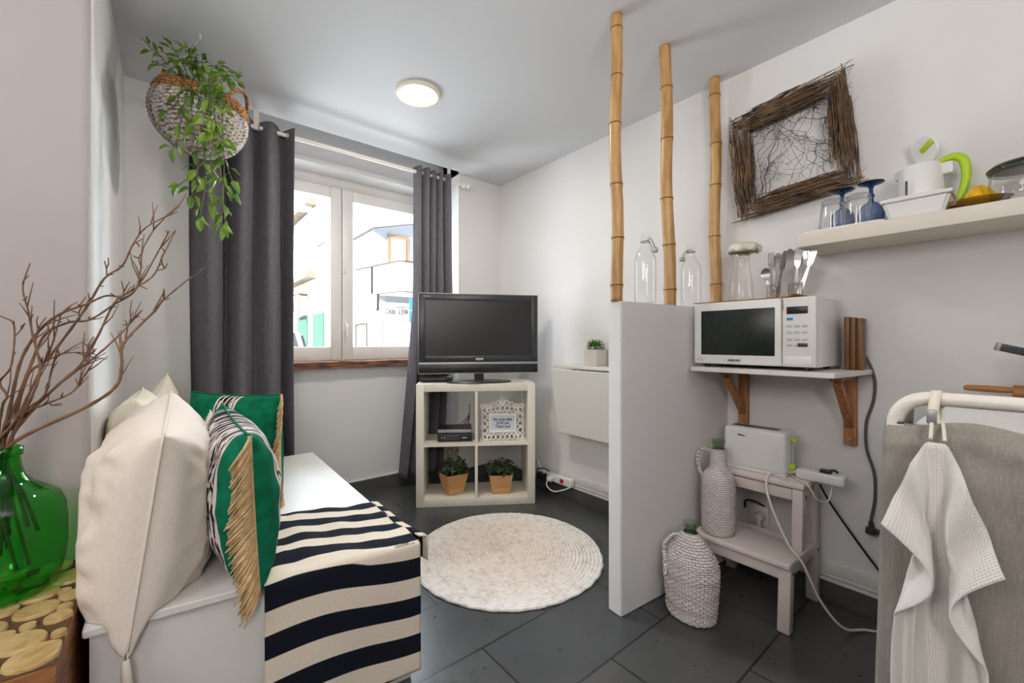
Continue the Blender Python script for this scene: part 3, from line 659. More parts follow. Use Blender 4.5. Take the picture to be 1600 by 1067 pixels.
bm = B(); grid(bm, throw, 50, 90, lambda u, v: (u * .42, v * .805 + .02 * (1 - u) + .012 * math.sin(u * 5)))
o = single('striped_throw', bm, M['stripe'], 'black and cream striped woven throw draped over the near end of the white bench', 'throw', (.40, 1.35, .43), smooth=True); solidify(o, .004)
# short flap of the throw hanging on the bench's right side
def flap(u, v):
    y = lerp(1.20, 1.60, u); x = .606 + .014 * (y - 1.2) + .008 + .02 * max(0, 1 - u * 3); q = v * .085
    return V((x - (.03 * (1 - v * 12) if v < 1 / 12 else 0), y, .430 - q))
bm = B(); grid(bm, flap, 40, 14, lambda u, v: (v * .1, .42 - u * .40 + .0)); fo = obj('side_flap', bm, M['stripe'], o, True, True); solidify(fo, .004)

# ------------------------------------------------------------------ cushions
def cushion(name, W, Hh, T, c, xa, ya, m, label, group, seed, wr=.012, pinch=.1, n=28, ns=5, expo=.42):
    """xa: along the width (away from the near sewn edge), ya: up the cushion; it rests on the bench lid and against the wall"""
    xa = V(xa).normalized(); ya = V(ya); ya = (ya - xa * ya.dot(xa)).normalized(); za = xa.cross(ya)
    fr = frame3(xa, ya, za, c); bm, top = pillow(W, Hh, T, fr, n, pinch, wr, seed, 0, ns)
    def fit(p):
        front = 1.272 + (p.x + .145) / .735 * -.082
        if p.y > front - .004: p.z = max(p.z, .4215 + .02 * max(0, .02 - (p.y - front)) )
        p.x = max(p.x, -.160)
        return p
    for v in bm.verts: v.co = fit(v.co)
    t = thing(name, label, 'cushion', c, 0, group); o = obj('cover', bm, m, t, True, True)
    s = o.modifiers.new('sub', 'SUBSURF'); s.levels = 1; s.render_levels = 1
    def P(u, v, off=0):
        x = u * W / 2 * (1 - pinch * (1 - v * v)); y = v * Hh / 2 * (1 - pinch * (1 - u * u)); h = (max(0, (1 - u * u) * (1 - v * v))) ** .42 * T / 2
        return fit(fr @ V((x, y, h + off)))
    bm = B(); pts = []
    for k in range(4):
        for i in range(20):
            q = -1 + 2 * i / 20; u, v = [(q, -1), (1, q), (-q, 1), (-1, -q)][k]; pts.append(P(u, v))
    tube(bm, pts, .0028, 6, True); obj('seam', bm, m, t, True, True)
    return t, P, fr
G = 'pale cushions piled on the bench'
t, P, fr = cushion('cushion', .50, .50, .30, (-.035, 1.47, .610), (.03, 1, .10), (.13, -.12, 1), M['cream_f'], 'large cream linen cushion overhanging the near end of the bench, closest to the green vase', G, 3, .028, .06, 44, 4.2)
bm = B(); q = P(-1, -1); tube(bm, catmull([q, q + V((.002, -.006, -.035)), q + V((.004, -.003, -.08))], 5), [.006, .007, .008, .009, .009, .010, .009, .010, .011, .010, .006], 8); obj('tassel', bm, M['cream_f'], t, True, True)
cushion('cushion', .42, .44, .20, (-.075, 1.95, .640), (.02, 1, 0), (-.04, 0, 1), M['cream_f2'], 'ivory cushion leaning on the left wall behind the large cream linen cushion', G, 5, .010, .08)
cushion('cushion', .34, .36, .13, (-.03, 2.34, .660), (.25, 1, .45), (-.1, -.45, 1), M['cream_f2'], 'ivory cushion standing in the corner behind the other ivory cushion', G, 7, .010, .09)
cushion('cushion', .36, .30, .15, (.235, 2.36, .585), (1, -.12, 0), (0, .25, 1), M['cream_f'], 'small crumpled off-white cushion at the far end of the bench by the curtain', G, 9, .014, .10)
G2 = 'patterned cushions on the bench'
cushion('cushion', .40, .36, .10, (.118, 1.70, .605), (.10, 1, 0), (-.12, 0, 1), M['tribal'], 'black and white dash-print cushion squeezed between the cream and green cushions', G2, 4, .008, .08)
def zebra_cushion(c, W, Hh, T, xa, ya, label, seed, nfr, edge):
    t, P, fr = cushion('cushion', W, Hh, T, c, xa, ya, M['zebra'] if edge < 0 else M['zebra2'], label, G2, seed, .010, .05, 30, 5)
    bm = B(); f3 = fr.to_3x3(); out = f3 @ V((edge, 0, 0))
    for k in range(nfr):
        v = lerp(-.98, .98, k / (nfr - 1)); p = P(edge, v)
        side = f3 @ V((0, 0, 1)); 
        if side.x > 0: side = -side
        L = .062 + .010 * rnd(-1, 1); sw = .75 + .7 * max(0, math.sin(v * 3.0 + 1.6))
        d = (side * sw + V((0, 0, -1)) * rnd(.5, .8) + out * .45 + rvec(.10)).normalized()
        tube(bm, [p, p + d * L * .45 + out * .010, p + d * L + V((0, 0, -.012))], [.0032, .0030, .0018], 5)
    tube(bm, [P(edge, lerp(-1, 1, i / 30)) for i in range(31)], .0045, 6)
    obj('fringe', bm, M['fringe'], t, True, True, 'cream cotton fringe along the sewn edge')
    return t
zebra_cushion((.150, 1.405, .622), .43, .41, .19, (-.05, 1, .07), (-.06, -.05, 1), 'fringed green cushion with zebra-striped faces, nearest the striped throw', 12, 150, -1)
zebra_cushion((.20, 1.95, .628), .42, .42, .16, (.62, -.78, 0), (-.10, .10, 1), 'green cushion standing behind the nearer fringed one, close to the charcoal curtain', 15, 110, 1)

# ------------------------------------------------------------------ side table, green demijohn and dry branches
TZ = .457
t = thing('side_table', 'low square side table topped with pale log slices at the near left wall', 'side table', (-.39, 1.37, 0))
bm = B(); box(bm, (-.62, 1.118, 0), (-.160, 1.62, TZ - .010), .003); obj('frame', bm, M['tablewood'], t, 35, True)
bm = B(); box(bm, (-.617, 1.121, TZ - .012), (-.163, 1.617, TZ - .007)); obj('bed', bm, M['darkgap'], t, None, True)
bm = B(); pts = []; tries = 0
while tries < 9000:
    tries += 1; r = rnd(.012, .040) if tries > 1200 else rnd(.032, .046)
    x, y = rnd(-.617, -.163), rnd(1.12, 1.616)
    if x - r * .75 < -.616 or x + r * .6 > -.160 or y - r * .75 < 1.121 or y + r * .75 > 1.616: continue
    if all((x - a) ** 2 + (y - b) ** 2 > ((r + c) * .97) ** 2 for a, b, c in pts): pts.append((x, y, r))
for x, y, r in pts:
    a0 = rnd(0, 6); e = rnd(.92, 1.12)
    vs = lathe(bm, [(r, TZ - .018), (r * 1.0, TZ - .004), (r * .94, TZ), (0, TZ)], 16, None, lambda a, i, z: r * .05 * math.sin(2 * a + a0))
    for v in vs: v.co.x = min(max(v.co.x + x, -.616), -.161); v.co.y = min(max(v.co.y + y, 1.121), 1.616)
obj('slice_top', bm, M['slice'], t, 40, True, 'top of round pale log slices')
VX, VY = -.295, 1.479
t = thing('demijohn', 'large green glass demijohn holding dry branches on the side table', 'vase', (VX, VY, TZ))
gp = [(0, .006), (.07, .006), (.092, .004), (.104, .018), (.117, .06), (.122, .11), (.1225, .17), (.119, .215), (.107, .244), (.083, .263), (.058, .280), (.041, .300), (.034, .325), (.031, .350), (.031, .352), (.037, .354), (.037, .374), (.031, .377)]
gp = [(r * .84, z * .9) for r, z in gp]
bm = B(); lathe(bm, gp, 64); lathe(bm, [(r - .003, z) for r, z in gp[9:]], 64); obj('glass_body', bm, M['glass_green'], t, True)
GB = 'dry branches standing in the green demijohn'
Zb = lambda x, y: (x / 3.139, 380 + y / 3.139)
BR = [
 ('thick', [(.02, .05), ], [Zb(50, 1005), Zb(430, 800), Zb(570, 700), Zb(597, 600), Zb(598, 515), Zb(640, 450), Zb(760, 330), Zb(800, 280), Zb(900, 195), Zb(945, 165)], .95, .0052, 'thick dry branch swinging low over the cream cushion before kinking upright', [(0.72, 60, -120), (.76, 30, -95)]),
 ('b', None, [Zb(45, 990), Zb(110, 860), Zb(280, 700), Zb(480, 545), Zb(600, 435), Zb(650, 380), Zb(700, 325)], .92, .0042, None, [(.8, 20, -50), (.6, 50, -60), (.3, 40, -55)]),
 ('b', None, [Zb(40, 985), Zb(50, 800), Zb(105, 570), Zb(200, 420), Zb(300, 345), Zb(420, 300), Zb(520, 258), Zb(620, 262), Zb(690, 190), Zb(760, 70), Zb(830, -60)], .9, .0045, None, [(.55, 30, -70), (.8, 45, -50)]),
 ('b', None, [Zb(42, 988), Zb(130, 660), Zb(240, 560), Zb(420, 320), Zb(510, 175), Zb(600, 110), Zb(650, 10), Zb(720, -80), Zb(870, -155)], .95, .0044, None, [(.62, 15, -70), (.5, 30, -60), (.82, 50, -30)]),
 ('fork', None, [Zb(46, 985), Zb(110, 840), Zb(195, 640), Zb(160, 450), Zb(138, 330), Zb(112, 215), Zb(148, 98)], .84, .0040, 'dry branch rising straight up and forking against the bare near wall', [(.60, 40, -150), (.58, 96, -190)]),
 ('curl', None, [Zb(22, 975), Zb(12, 800), Zb(35, 750), Zb(0, 680), Zb(55, 600), Zb(70, 410), Zb(20, 365), Zb(-40, 350)], .80, .0036, 'curling dry branch bending left at the photo edge above the demijohn', [(.75, 60, -60)]),
 ('b', None, [Zb(48, 985), Zb(150, 830), Zb(290, 690), Zb(400, 590), Zb(480, 455), Zb(560, 295), Zb(640, 235), Zb(750, 160), Zb(800, 60), Zb(860, -60)], .98, .0045, None, [(.5, 30, -80), (.7, 40, -70), (.85, 30, -50)]),
 ('low', None, [Zb(44, 992), Zb(100, 850), Zb(210, 795), Zb(330, 745), Zb(385, 700), Zb(420, 640), Zb(480, 555)], .88, .0035, 'short thin dry branch drooping under the others towards the wall corner', [(.72, 20, -25), (.55, 50, -20)]),
 ('b', None, [Zb(44, 985), Zb(80, 860), Zb(190, 640), Zb(240, 540), Zb(270, 450), Zb(300, 345)], .86, .0042, None, [(.6, 15, -60)]),
 ('b', None, [Zb(46, 985), Zb(130, 820), Zb(220, 740), Zb(262, 590), Zb(300, 545), Zb(400, 535), Zb(480, 548)], .90, .0034, None, [(.5, 20, -60)]),
 ('b', None, [Zb(44, 985), Zb(90, 760), Zb(150, 600), Zb(220, 450), Zb(330, 390), Zb(440, 375), Zb(560, 300), Zb(660, 235), Zb(690, 130), Zb(700, 30), Zb(770, -90)], .96, .0044, None, [(.7, 30, -80), (.55, 40, -60), (.85, 25, -60)]),
]
for i, (k, _, pp, zf, r, lab, forks) in enumerate(BR):
    n = len(pp); z0 = .95; zf += .12; r *= .74
    P3 = [at(px, py, z=lerp(z0, zf, (j / (n - 1)) ** .9)) for j, (px, py) in enumerate(pp)]
    top = V((VX + rnd(-.012, .012), VY + rnd(-.012, .012), TZ + .338))
    low = V((VX + rnd(-.04, .05), VY + rnd(-.04, .04), TZ + rnd(.03, .16)))
    P3[0] = top
    path = catmull([low, lerp(low, top, .5) + rvec(.01)] + P3, 7)
    m_ = len(path); rad = [lerp(r * 1.15, r * .38, (j / m_) ** 1.1) * (1 + .12 * math.sin(j * 2.1 + i)) for j in range(m_)]
    bm = B(); tube(bm, path, rad, 7)
    for (fr_, dx, dy) in forks:
        j = int(fr_ * (m_ - 1)); p0 = path[j]; sc = .0015
        e = p0 + RT * (dx / 3.139 * sc * 1.0) + V((0, 0, -dy / 3.139 * sc)) + rvec(.012)
        mid = lerp(p0, e, .5) + rvec(.006)
        fp = catmull([p0, mid, e], 5); tube(bm, fp, [lerp(rad[j] * .8, .0012, q / (len(fp) - 1)) for q in range(len(fp))], 6)
        e2 = mid + (e - p0) * .35 + rvec(.016); tube(bm, [mid, lerp(mid, e2, .5) + rvec(.003), e2], [.0018, .0015, .0010], 5)
    for _ in range(6):   # fine side twigs
        j = random.randrange(m_ // 3, m_ - 2); d_ = (path[j + 1] - path[j]).normalized(); e = path[j] + (d_ + rvec(.55)).normalized() * rnd(.03, .09); tube(bm, [path[j], lerp(path[j], e, .5) + rvec(.004), e], [.0016, .0013, .0008], 5)
    for _ in range(5):   # buds
        j = random.randrange(m_ // 2, m_ - 1); tube(bm, [path[j], path[j] + rvec(.008) + V((0, 0, .006))], [.002, .001], 5)
    single('dry_branch', bm, M['branch'], lab or 'slender brown dry branch among those fanning right from the green demijohn', 'branch', tuple(top), GB, smooth=True)

# ------------------------------------------------------------------ hanging basket with trailing plant
BC = at(313, 184, Y=2.12)
t = thing('hanging_basket', 'round white and brown woven hanging basket on the left wall', 'basket', tuple(BC))
ax = (V((0, 0, 1)) + RT * .22 - FW * .05).normalized(); xr = (RT - ax * RT.dot(ax)).normalized(); yr = ax.cross(xr)
bfr = frame3(xr, yr, ax, BC)
prof = []
for i in range(44):
    a = lerp(-PI / 2, .62, i / 43); prof.append((.178 * math.cos(a) ** .85 if math.cos(a) > 0 else 0, .150 * math.sin(a)))
def weave(a, i, z): return .006 * math.sin(a * 40 + (i % 2) * PI) + .004 * math.cos(i * PI) - .022 * math.sin(2 * a + .8) * (1 if z < .05 else .6)
bm = B(); lathe(bm, prof[:37], 176, bfr, weave, 1.06, .90); obj('woven_body', bm, M['rope_w'], t, True, True)
bm = B(); lathe(bm, prof[36:] + [(prof[-1][0] - .012, prof[-1][1] + .004), (prof[-1][0] - .016, prof[-1][1] - .03)], 176, bfr, weave, 1.06, .90); obj('brown_rim', bm, M['rope_b'], t, True, True, 'brown woven rim band')
zt = prof[-1][1]; rr = prof[-1][0]
for s_ in (1, -1):
    bm = B(); tube(bm, catmull([bfr @ V((rr * math.cos(a) * 1.02 * s_, rr * math.sin(a) * .90, zt + h)) for a, h in ((-.5, -.01), (-.3, .03), (0, .05), (.3, .03), (.5, -.01))], 5), .007, 8); obj('handle', bm, M['rope_b'], t, True, True)
bm = B(); hp_ = bfr @ V((0, .0, zt + .12)); tp_ = V((BC.x, BC.y, H - .001))
for s_ in (1, -1): tube(bm, [bfr @ V((rr * 1.02 * s_, 0, zt + .05)), V((tp_.x, tp_.y, H - .02))], .0009, 5)
tube(bm, [V((tp_.x, tp_.y, H - .022)), tp_], .004, 8)
obj('hanging_cord', bm, M['trimw'], t, True, True)
pl = thing('trailing_plant', 'leafy green trailing plant spilling over the front of the hanging basket', 'plant', tuple(bfr @ V((0, 0, .05))))
bl = B(); bs = B()
def vine(P, nl, L0, dens=1):
    path = catmull(P, 6); tube(bs, path, .0016, 5)
    for k in range(int(nl * dens)):
        j = int(lerp(2, len(path) - 1, (k + .6) / int(nl * dens))); j = min(j, len(path) - 1); p = path[j]
        d = (path[j] - path[max(j - 1, 0)]).normalized(); s = d.cross(FW).normalized() * (1 if k % 2 else -1)
        dr = (s * rnd(.6, 1) + d * rnd(.3, .8) + rvec(.45) + V((0, 0, -.25))).normalized()
        st = p + dr * .012; tube(bs, [p, st], .001, 4); L = L0 * rnd(.75, 1.2); leaf(bl, st, dr, V((0, 0, 1)) + rvec(.7), L, L * .43, rnd(.05, .3))
    dr = (path[-1] - path[-2]).normalized() + rvec(.2); leaf(bl, path[-1], dr, V((0, 0, 1)) + rvec(.5), L0, L0 * .5)
zc = lambda px, py: (BC - EYE).dot(FW)
def bp(px, py, dz=0): return at(px, py, z=zc(px, py) + dz * 1.25)
root = bfr @ V((0, 0, .05))
for (px, py, tx, ty) in ((262, 100, 232, 72), (270, 98, 252, 78), (285, 100, 268, 72), (296, 105, 290, 76), (285, 98, 300, 90), (300, 102, 322, 98), (278, 108, 262, 112), (300, 110, 288, 95), (320, 108, 342, 104), (340, 112, 366, 122), (352, 118, 372, 128), (310, 108, 306, 84), (270, 112, 245, 98)):
    vine([root, bp(px, py, rnd(-.05, .05)), bp(tx, ty, rnd(-.06, .06))], 7, .043)
for (a, b_, c, e, n_) in (((300, 125), (300, 180), (310, 250), (300, 305), 13), ((318, 120), (322, 190), (330, 260), (338, 330), 16), ((330, 122), (336, 190), (345, 270), (352, 350), 16), ((310, 122), (312, 200), (322, 270), (312, 340), 13), ((325, 125), (330, 200), (318, 250), (280, 290), 11), ((300, 128), (286, 170), (280, 205), (272, 232), 9), ((340, 125), (348, 200), (352, 250), (370, 300), 12), ((345, 130), (348, 200), (350, 280), (345, 355), 14), ((290, 122), (282, 140), (276, 160), (262, 172), 7), ((328, 122), (326, 150), (330, 190), (345, 215), 8)):
    n_ = int(n_ * 1.25); pts = [root, bp(*a, -.105), bp(*b_, -.155), bp(*c, -.150), bp(*e, -.14)]
    vine(pts, n_, .052)
obj('stems', bs, M['stemg'], pl, True, True); obj('foliage', bl, M['leaf'], pl, None, True)

# ------------------------------------------------------------------ rug
RC = V((1.286, 1.612, 0)); bm = B(); RR = .458; nr = 26; prof = [(0, .006)]
for i in range(nr):
    for q in range(6): prof.append((RR * (i + (q + .5) / 6) / nr, .007 + .0055 * abs(math.sin(PI * (q + .5) / 6))))
prof += [(RR, .004), (RR - .002, .001), (0, .001)]
def braid(a, i, z): return .0022 * math.sin(a * max(6, i) * 1.2 + i) + .006 * noise.noise(V((math.cos(a) * 2, math.sin(a) * 2, i * .02))) * (i / len(prof))
vs = lathe(bm, prof, 220, None, braid)
for v in bm.verts: v.co.z = max(.001, v.co.z + .0018 * noise.noise(v.co * 60))
o = obj('round_rug', bm, M['jute'], smooth=True); o.location = RC; o['label'] = 'round cream braided jute rug on the dark tile floor'; o['category'] = 'rug'

# ------------------------------------------------------------------ cube bookcase with its contents
BX, BY, BRZ = 1.584, 2.322, math.radians(-33.6)
t = thing('cube_bookcase', 'white four-cube open bookcase standing under the television', 'bookcase', (BX, BY, 0), BRZ)
W2, D2, HB, TB = .375, .15, .770, .048
for s in (-1, 1):
    bm = B(); box(bm, (s * W2 - (TB if s > 0 else 0), -D2, 0), (s * W2 + (TB if s < 0 else 0), D2, HB), .0015); obj('side_panel', bm, M['cream_lacq'], t)
bm = B(); box(bm, (-W2 + TB, -D2 + .0005, HB - TB), (W2 - TB, D2, HB - .0003), .0015); obj('top_panel', bm, M['cream_lacq'], t)
bm = B(); box(bm, (-W2 + TB, -D2 + .0005, 0), (W2 - TB, D2, TB), .0015); obj('bottom_panel', bm, M['cream_lacq'], t)
bm = B(); box(bm, (-.0085, -D2 + .002, TB), (.0085, D2, HB - TB)); obj('divider', bm, M['cream_lacq'], t, None)
for s in (-1, 1):
    bm = B(); x0, x1 = sorted((s * .0085, s * (W2 - TB))); box(bm, (x0, -D2 + .003, .3765), (x1, D2, .3935)); obj('shelf', bm, M['cream_lacq'], t, None)
bmx = MW[t.name]
def inbook(x, y, z): return tuple(bmx @ V((x, y, z)))
SH = .3935
t = thing('set_top_box', 'black set-top box with white logo on the upper left bookcase cube floor', 'set-top box', inbook(-.138, -.02, SH + .0005), BRZ)
bm = B(); box(bm, (-.109, -.08, .003), (.109, .08, .052), .004); obj('case', bm, M['blackp'], t)
bm = B(); box(bm, (-.075, -.083, .016), (.03, -.079, .04), .002); obj('display', bm, M['dkplast'], t)
bm = B(); box(bm, (.048, -.0815, .024), (.078, -.0795, .029)); box(bm, (-.085, -.0815, .025), (-.079, -.0795, .031)); box(bm, (-.066, -.0845, .025), (-.060, -.0825, .031)); obj('logo_mark', bm, M['white_let'], t, None)
bm = B()
for sx in (-.09, .09):
    for sy in (-.06, .06): box(bm, (sx - .01, sy - .01, 0), (sx + .01, sy + .01, .004))
obj('feet', bm, M['blackp'], t, None)
t = thing('media_player', 'slim black media player with silver front lying on the set-top box', 'media player', inbook(-.138, -.015, SH + .053), BRZ)
bm = B(); box(bm, (-.108, -.075, 0), (.108, .075, .030), .003); obj('case', bm, M['blackp'], t)
bm = B(); box(bm, (-.107, -.079, .004), (.107, -.074, .024), .002); obj('front_strip', bm, M['silver'], t, 35, False, 'silver front strip')
bm = B()
for dx in (.02, .05, .07, .085):
    p = [V((dx - .03, .075, .02)), V((dx, .10, .02)), V((.085 + dx * .1, .115, .08)), V((.095, .125, .16))]
    tube(bm, catmull(p, 6), .0025, 6)
obj('cables', bm, M['cable_b'], t, True)
# ornate frame with the house rule
t = thing('photo_frame', 'white ornate filigree frame with a quiet-hours note in the upper right cube', 'picture frame', inbook(.172, -.085, SH + .001), BRZ)
tilt = Matrix.Translation((0, 0, .0)) @ Matrix.Rotation(math.radians(-7), 4, 'X')
bm = B(); ow, oh, iw, ih, cz = .134, .212, .078, .060, .112
def loop(c, rx, rz, r=.0042, a0=0, a1=2 * PI, n=12):
    cl = abs(a1 - a0) > 6.2
    tube(bm, [V((c[0] + rx * math.cos(lerp(a0, a1, k / n)), 0, c[1] + rz * math.sin(lerp(a0, a1, k / n)))) for k in range(n if cl else n + 1)], r, 6, cl)
for k in range(5):
    z = .022 + k * .043
    for s in (-1, 1):
        loop((s * .116, z), .017, .019); loop((s * .098, z + .02), .012, .014, .0036); loop((s * .130, z + .02), .009, .011, .0036)
for k in range(7):
    x = -.09 + k * .03
    loop((x, .022), .014, .018); loop((x + .014, .042), .010, .010, .0034)
    up = .028 * (1 - (abs(k - 3) / 3.2) ** 1.3); loop((x, .196 + up * .4), .015, .016); loop((x, .218 + up), .013, .013, .0036); loop((x + .014, .180), .011, .009, .0034)
loop((0, .256), .014, .018); loop((-.028, .240), .013, .014); loop((.028, .240), .013, .014); loop((0, .236), .010, .010)
for s in (-1, 1): loop((s * .132, .010), .012, .010); loop((s * .125, .222), .018, .012)
bmesh.ops.transform(bm, matrix=tilt, verts=bm.verts); obj('filigree', bm, M['frame_fil'], t, True)
bm = B(); rect_frame(bm, -.090, .090, .052, .172, -.006, .006, .012, None, None, .002); bmesh.ops.transform(bm, matrix=tilt, verts=bm.verts); obj('inner_frame', bm, M['frame_fil'], t)
bm = B(); box(bm, (-.080, -.002, .062), (.080, .001, .162)); bmesh.ops.transform(bm, matrix=tilt, verts=bm.verts); cd = obj('card', bm, M['card'], t, None)
bm = B()
bm.free()
for s, z, w in (('No noise after', .134, .126), ('10:30 pm.', .111, .085), ('Thank you!', .088, .098)):
    bm = text_bm(s, .026, tilt @ on_front(.002, -.0026, z), .0002, .0006, w); obj('lettering', bm, M['ink'], cd, None)
bm = B(); box(bm, (-.012, .012, .0), (.012, .016, .13), 0, 2, Matrix.Translation((0, .055, 0)) @ Matrix.Rotation(math.radians(20), 4, 'X')); obj('stand_leg', bm, M['frame_fil'], t, None)
# potted plants
def potted(label, x, y, rz, wt, wb, h, fol_h, spread, seed, twig):
    random.seed(seed)
    t = thing('potted_plant', label, 'plant', inbook(x, y, TB + .001), BRZ + rz, 'leafy plants in tapered wooden pots')
    bm = B(); a = [bm.verts.new((sx * wb / 2, sy * wb / 2, 0)) for sx, sy in ((-1, -1), (1, -1), (1, 1), (-1, 1))]; b = [bm.verts.new((sx * wt / 2, sy * wt / 2, h)) for sx, sy in ((-1, -1), (1, -1), (1, 1), (-1, 1))]
    k = .92; c = [bm.verts.new((v.co.x * k, v.co.y * k, h)) for v in b]; d = [bm.verts.new((v.co.x * k * .97, v.co.y * k * .97, h - .02)) for v in b]
    bm.faces.new(a[::-1])
    for P_, Q in ((a, b), (b, c), (c, d)):
        for i in range(4): bm.faces.new((P_[i], P_[(i + 1) % 4], Q[(i + 1) % 4], Q[i]))
    bmesh.ops.bevel(bm, geom=list(bm.edges), offset=.0015, segments=1, affect='EDGES'); obj('pot', bm, M['potwood'], t)
    bm = B(); box(bm, (-wt * .45, -wt * .45, h - .03), (wt * .45, wt * .45, h - .012)); obj('soil', bm, M['soil'], t, None)
    bl = B(); bs = B()
    for i in range(46):
        an = rnd(0, 2 * PI); rr = spread * math.sqrt(rnd(0, 1)); e = V((rr * math.cos(an), rr * math.sin(an) * .8, h + fol_h * (1 - .75 * (rr / spread) ** 2) * rnd(.5, 1)))
        b0 = V((e.x * .4, e.y * .4, h - .015)); tube(bs, [b0, lerp(b0, e, .5) + V((0, 0, .012)), e], .0013, 4)
        for q in range(4):
            p = lerp(b0, e, .5 + .5 * q / 3) + V((0, 0, .006)); dr = V((math.cos(an + rnd(-1.6, 1.6)), math.sin(an + rnd(-1.6, 1.6)), rnd(-.35, .5))); leaf(bl, p, dr, V((0, 0, 1)), .040 * rnd(.7, 1.15), .024 * rnd(.8, 1.2), rnd(.1, .4))
    obj('stems', bs, M['stemg'], t, True); obj('foliage', bl, M['leaf_dk'], t, None)
    if twig:
        bl = B()
        for dx in (-.012, .0, .012):
            p = [V((.0, .02, h)), V((dx, .02, h + .09)), V((dx * 3, .02, h + .15))]; tube(bl, p, .0014, 4)
            for q in range(5): leaf(bl, p[2] + V((0, 0, -.012 * q)), V((rnd(-1, 1), rnd(-.5, .5), .4)), V((0, 0, 1)), .034, .014)
        obj('yellowed_sprig', bl, M['leaf_y'], t, None, False, 'yellowed upright sprig')
    random.seed(seed + 100)
potted('leafy plant with a yellowed sprig in a wooden pot, lower left bookcase cube', -.150, -.035, math.radians(28), .150, .095, .132, .095, .105, 21, True)
potted('leafy plant in a square-on wooden pot, lower right bookcase cube', .158, -.035, math.radians(2), .152, .112, .122, .098, .100, 22, False)
# television
TR = math.radians(-27.5)
t = thing('television', 'flat black television with silver lower strip standing on the white bookcase', 'television', (1.568, 2.262, HB + .001), TR)
bm = B(); box(bm, (-.388, -.02, .062), (.388, .012, .572), .006); box(bm, (-.34, .01, .10), (.34, .060, .53), .02); obj('housing', bm, M['dkplast'], t)
bm = B(); rect_frame(bm, -.390, .390, .060, .574, -.026, -.018, .004, None, None, .001); obj('edge_rim', bm, M['silver'], t)
bm = B(); rect_frame(bm, -.386, .386, .145, .570, -.027, -.019, .040, .030, .040, .002); obj('bezel', bm, M['dkplast'], t)
bm = B(); box(bm, (-.349, -.0225, .172), (.349, -.0195, .533)); obj('screen', bm, M['screen'], t, None)
bm = B(); box(bm, (-.386, -.029, .118), (.386, -.019, .133), .001); obj('silver_strip', bm, M['silver'], t, 35, False, 'silver strip under the screen')
bm = B(); box(bm, (-.386, -.026, .064), (.386, -.019, .118), .001); obj('speaker_bar', bm, M['blackp'], t)
bm = text_bm('SONY', .020, on_front(.0, -.0282, .152), .0003, .0007, .052); obj('lettering', bm, M['white_let'], t, None)
bm = text_bm('BRAVIA', .008, on_front(-.335, -.0282, .552), .0002, 0, .045); obj('small_lettering', bm, M['silver'], t, None)
bm = B(); box(bm, (-.03, -.008, .012), (.03, .03, .09), .006); obj('neck', bm, M['dkplast'], t)
bm = B(); lathe(bm, [(0, 0), (.98, 0), (1, .004), (.96, .010), (.5, .016), (0, .018)], 48, Matrix.Diagonal((.215, .095, 1, 1))); obj('foot', bm, M['dkplast'], t)
t = thing('disc_player', 'small flat black box beside the television foot on the bookcase left end', 'media player', inbook(-.262, .05, HB + .0005), BRZ)
bm = B(); box(bm, (-.105, -.075, .003), (.105, .075, .032), .004); obj('case', bm, M['blackp'], t)
bm = B(); box(bm, (-.09, -.078, .012), (.06, -.074, .022), .001); obj('tray', bm, M['dkplast'], t)

# ------------------------------------------------------------------ wall-mounted drop-leaf table, small plant, power strip
t = thing('drop_leaf_table', 'white wall-mounted drop-leaf table folded down behind the partition', 'table', (2.0, 1.52, .885))
bm = B(); box(bm, (1.915, 1.10, .868), (2.058, 1.925, .890), .003); obj('top', bm, M['lacq'], t, 35, True)
bm = B()
a = [V((1.912, 1.10, .862)), V((1.912, 1.925, .862)), V((1.965, 1.925, .455)), V((1.965, 1.10, .455))]
prism(bm, [(0, 0), (.825, 0), (.825, .41), (0, .41)], 0, .018, frame3((0, 1, 0), V((.053, 0, -.407)).normalized(), V((0, 1, 0)).cross(V((.053, 0, -.407)).normalized()), (1.912, 1.10, .862))); bmesh.ops.bevel(bm, geom=list(bm.edges), offset=.002, segments=1, affect='EDGES'); obj('leaf_panel', bm, M['lacq'], t, 35, True)
bm = B(); box(bm, (2.04, 1.16, .60), (2.058, 1.86, .868)); obj('wall_rail', bm, M['lacq'], t, None, True)
bm = B()
for y in (1.3, 1.72): box(bm, (1.905, y - .03, .858), (1.93, y + .03, .866), .002)
obj('hinge', bm, M['steel'], t, 35, True)
pp = at(930, 566, X=1.985)
t = thing('small_potted_plant', 'small green plant in a ribbed pale square pot on the drop-leaf table', 'plant', (1.985, pp.y, .891))
bm = B()
prism(bm, [(-.045, -.045), (.045, -.045), (.045, .045), (-.045, .045)], 0, .098)
for k in range(9):
    q = -.04 + k * .01
    box(bm, (q - .003, -.047, .002), (q + .003, .047, .098)); box(bm, (-.047, q - .003, .002), (.047, q + .003, .098))
obj('pot', bm, M['ceramic_g'], t)
bl = B()
for i in range(420):
    d = rvec(1); d.z = abs(d.z); d.normalize(); p = V((d.x * .050, d.y * .050, .098 + d.z * .060)) * 1.0; p = V((0, 0, .09)).lerp(p, rnd(.55, 1.05)); leaf(bl, p, (d + rvec(.6)), V((0, 0, 1)), .014, .009)
obj('foliage', bl, M['leaf_lt'], t, None)
t = thing('power_strip', 'white power strip with red switch low on the alcove wall by the bookcase', 'power strip', (2.045, 1.97, .105), 0)
bm = B(); box(bm, (2.005, 1.86, .088), (2.044, 2.16, .142), .008, 3); obj('case', bm, M['wplast'], t, 35, True)
bm = B(); box(bm, (2.002, 1.925, .102), (2.006, 1.955, .128), .001); obj('switch', bm, M['red_p'], t, 35, True, 'red rocker switch')
